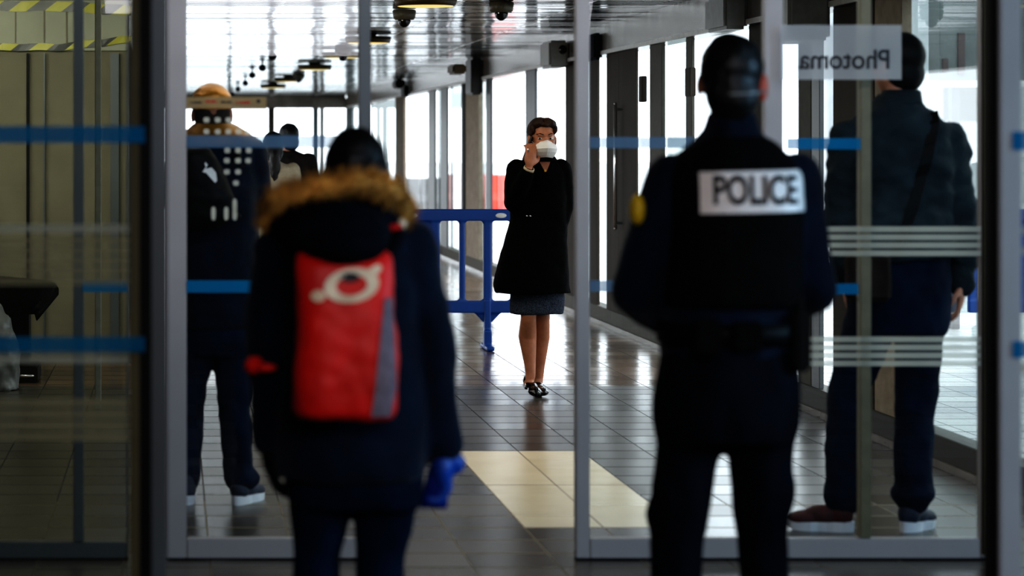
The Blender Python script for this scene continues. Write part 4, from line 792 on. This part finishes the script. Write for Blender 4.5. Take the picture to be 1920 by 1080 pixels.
# ------------------------------------------------------------------ blue plastic barriers
def barrier(label, x0, Y, group='blue plastic crowd barriers'):
    """one moulding: rails, uprights and rounded openings; then its foot and grip slots"""
    r = thing('crowd_barrier', label, 'barrier', (x0, Y, 0), group)
    s = S(17.87); Z = lambda py: CH - (py - HY) / s; X = lambda px: (px - 914) / s
    bm = bmesh.new(); a, b = 610, 1052
    bx(bm, X(a), X(b), -.026, .026, Z(414), Z(392)); bx(bm, X(a), X(b), -.026, .026, Z(586.5), Z(563.5))
    ups = [(a, a + 18), (650, 812), (807, 824), (861, 872), (906, 922), (957, 968), (1004, 1014), (b - 16, b)]
    for u0, u1 in ups:
        if u1 - u0 > 50: bx(bm, X(u0), X(u1), -.008, .008, Z(570), Z(405))
        else: bx(bm, X(u0), X(u1), -.022, .022, Z(570), Z(405))
    wins = [(824, 861), (872, 906), (922, 957), (968, 1004), (1014, b - 16)]
    for u0, u1 in wins:
        for (cx, sx) in ((u0, 1), (u1, -1)):
            for (zz, sz) in ((Z(413.5), -1), (Z(564), 1)):
                k = .032; ps = [(X(cx) - sx * .004, zz - sz * .004)] + [(X(cx) + sx * k * (1 - math.sin(t)) - sx * .002, zz + sz * k * (1 - math.cos(t)) - sz * .002) for t in [PI / 2 * j / 6 for j in range(7)]]
                A = [bm.verts.new((p[0], -.018, p[1])) for p in ps]; B = [bm.verts.new((p[0], .018, p[1])) for p in ps]
                bm.faces.new(A); bm.faces.new(B[::-1])
                for q in range(len(ps)): bm.faces.new((A[q], A[(q + 1) % len(ps)], B[(q + 1) % len(ps)], B[q]))
    vs = [(X(888), Z(585)), (X(940), Z(585)), (X(922), Z(604)), (X(906), Z(604))]
    A = [bm.verts.new((p[0], -.014, p[1])) for p in vs]; B = [bm.verts.new((p[0], .014, p[1])) for p in vs]; bm.faces.new(A); bm.faces.new(B[::-1])
    for q in range(4): bm.faces.new((A[q], A[(q + 1) % 4], B[(q + 1) % 4], B[q]))
    fuse('frame', bm, MT['bar'], r, .008, 1)
    bm = bmesh.new(); bx(bm, X(907), X(920), -.035, .035, Z(622), Z(560), .006); bx(bm, X(906), X(921), -.05, .03, Z(654), Z(618), .006); bx(bm, X(907), X(922), -.17, .22, .002, .035, .006)
    fuse('foot', bm, MT['bar'], r, .007, 1)
    for u0, u1 in ((760, 782), (928, 949)):
        bm = bmesh.new(); ell(bm, (X((u0 + u1) / 2), -.027, Z(404)), ((u1 - u0) / 2 / s, .004, .018)); k = obj('grip_slot', bm, MT['white'], r, True); k['label'] = 'pale grip slot'
    return r
barrier('blue plastic crowd barrier on the shiny floor behind the masked woman', WX(914, 17.87), 17.87)
barrier('blue plastic crowd barrier outside the glass wall, behind the tall man\'s hand', 5.60 + 1.15, 17.9)

# ------------------------------------------------------------------ outside the glass
def outside_block(name, label, cat, x0, x1, y0, y1, z1, m, n=4):
    r = thing(name, label, cat, ((x0 + x1) / 2, (y0 + y1) / 2, -.01)); w, d = (x1 - x0) / 2, (y1 - y0) / 2
    bm = bmesh.new()
    for i in range(n):
        a = -w + 2 * w * i / n; lo = [(a, -d), (a + 2 * w / n - .03, -d), (a + 2 * w / n - .03, d), (a, d)]; rows = []
        for z, s in ((0, 1.), (z1 * .3, 1.), (z1 * .5, .55), (z1, .4)): rows.append([bm.verts.new((p[0], p[1] * s, z)) for p in lo])
        for A, B in zip(rows, rows[1:]):
            for j in range(4): bm.faces.new((A[j], A[(j + 1) % 4], B[(j + 1) % 4], B[j]))
        bm.faces.new(rows[-1]); bm.faces.new(rows[0][::-1])
    obj('block', bm, MT[m], r); return r
outside_block('traffic_barrier', 'red plastic traffic barriers outside, seen left of the masked woman\'s elbow', 'barrier', 6.75, 7.45, 54.8, 55.4, .80, 'redp', 2)
outside_block('concrete_barrier', 'grey concrete barrier outside, left of the red traffic barriers', 'barrier', 4.9, 5.85, 54.8, 55.4, .72, 'greyc', 2)
outside_block('traffic_barrier', 'faded pinkish brown barrier outside, between the grey and the red barriers', 'barrier', 5.95, 6.62, 54.8, 55.4, .80, 'pinkp', 2)
Yc = 20.0
cv = thing('outside_canopy', 'grey canopy fascia with dark red poster, outside behind the tall man', 'canopy', (WX(1800, Yc), Yc, 0))
X = lambda px: WX(px, Yc) - cv.location.x
box('fascia', X(1762), X(1990), 0, .3, WZ(150, Yc), 3.3, MT['fascia'], cv); box('poster', X(1795), X(1808), -.02, -.001, WZ(140, Yc), WZ(62, Yc), MT['slot'], cv); box('beam', X(1700), X(1990), -.05, .0, WZ(164, Yc), WZ(151, Yc), MT['white'], cv)
for a, b, m in ((1745, 1760, 'white'), (1786, 1800, 'rail')): box('post', X(a), X(b), 0, .12, -.01, WZ(164, Yc), MT[m], cv)
box('small_notice', X(1766), X(1777), -.02, -.001, WZ(136, Yc), WZ(110, Yc), MT['slot'], cv)
bd = thing('outside_building', 'pale distant building facade seen through the upper right glass', 'building', (WX(1700, 60), 60., 0))
box('wall', -3., 14., 0, 3., -.01, 9., MT['facade'], bd, 0)
for i in range(7):
    for j in range(2): box('window_pane', -2.4 + i * 2.2, -1.2 + i * 2.2, -.02, .0, 2.0 + j * 3, 3.4 + j * 3, MT['dome'], bd, 0)
bd.location = (19.0, 62., 0)

# ------------------------------------------------------------------ light, sky, camera
w = bpy.data.worlds.new('overcast'); bpy.context.scene.world = w; w.use_nodes = True
n = w.node_tree.nodes; l = w.node_tree.links; bg = n['Background']
tc = n.new('ShaderNodeTexCoord'); nz = n.new('ShaderNodeTexNoise'); nz.inputs['Scale'].default_value = 2.5; rp = n.new('ShaderNodeValToRGB'); l.new(tc.outputs['Generated'], nz.inputs['Vector']); l.new(nz.outputs['Fac'], rp.inputs['Fac'])
rp.color_ramp.elements[0].color = (.80, .90, 1., 1); rp.color_ramp.elements[1].color = (1., 1., 1., 1); l.new(rp.outputs['Color'], bg.inputs['Color']); bg.inputs['Strength'].default_value = 2.9
def area(name, loc, rot, size, e, col=(1, 1, 1), sy=None):
    d = bpy.data.lights.new(name, 'AREA'); d.energy = e; d.color = col; d.size = size
    if sy: d.shape = 'RECTANGLE'; d.size_y = sy
    o = bpy.data.objects.new(name, d); C.objects.link(o); o.location = loc; o.rotation_euler = rot; return o
area('lobby_light', (1.2, 1.6, 2.6), (math.radians(50), 0, 0), 3.0, 95, (.95, .94, 1.), 1.5)
area('door_fill', (1.1, 7.45, 2.72), (math.radians(42), 0, 0), 4.2, 38, (.95, .95, 1.), .25)  # added strip fill to brighten the door frames, no fitting modelled
area('lobby_side_fill', (4.9, 5.0, 1.9), (0, math.radians(75), 0), 1.2, 90, (.40, .70, 1.), 1.2)  # added bluish fill from the side for sleeve and parka highlights
area('corridor_light', (.9, 12.3, 2.38), (0, 0, 0), 2.6, 40, (1, .93, .8), 4.0)
area('side_bay_fill', (-1.6, 14.6, 2.3), (math.radians(72), 0, 0), 2.2, 60, (1, .96, .82), .4)  # added fill aimed at the taped partition, source unseen
cam = bpy.data.cameras.new('camera'); co = bpy.data.objects.new('camera', cam); C.objects.link(co); co.location = (0, 0, CH); co.rotation_euler = (PI / 2, 0, 0)
cam.sensor_width = 36; cam.lens = F / 1920 * 36; cam.shift_x = (960 - CX) / 1920; cam.shift_y = (HY - 540) / 1920; cam.clip_end = 500
cam.dof.use_dof = True; cam.dof.focus_distance = 15.0; cam.dof.aperture_fstop = 2.8
sc = bpy.context.scene; sc.camera = co
sc.view_settings.view_transform = 'Standard'; sc.view_settings.exposure = .15
try: sc.view_settings.look = 'High Contrast'
except Exception: print('LOOK', [x.identifier for x in sc.view_settings.bl_rna.properties['look'].enum_items])
sc.cycles.transparent_max_bounces = 32; sc.cycles.max_bounces = 10; sc.cycles.sample_clamp_indirect = 6
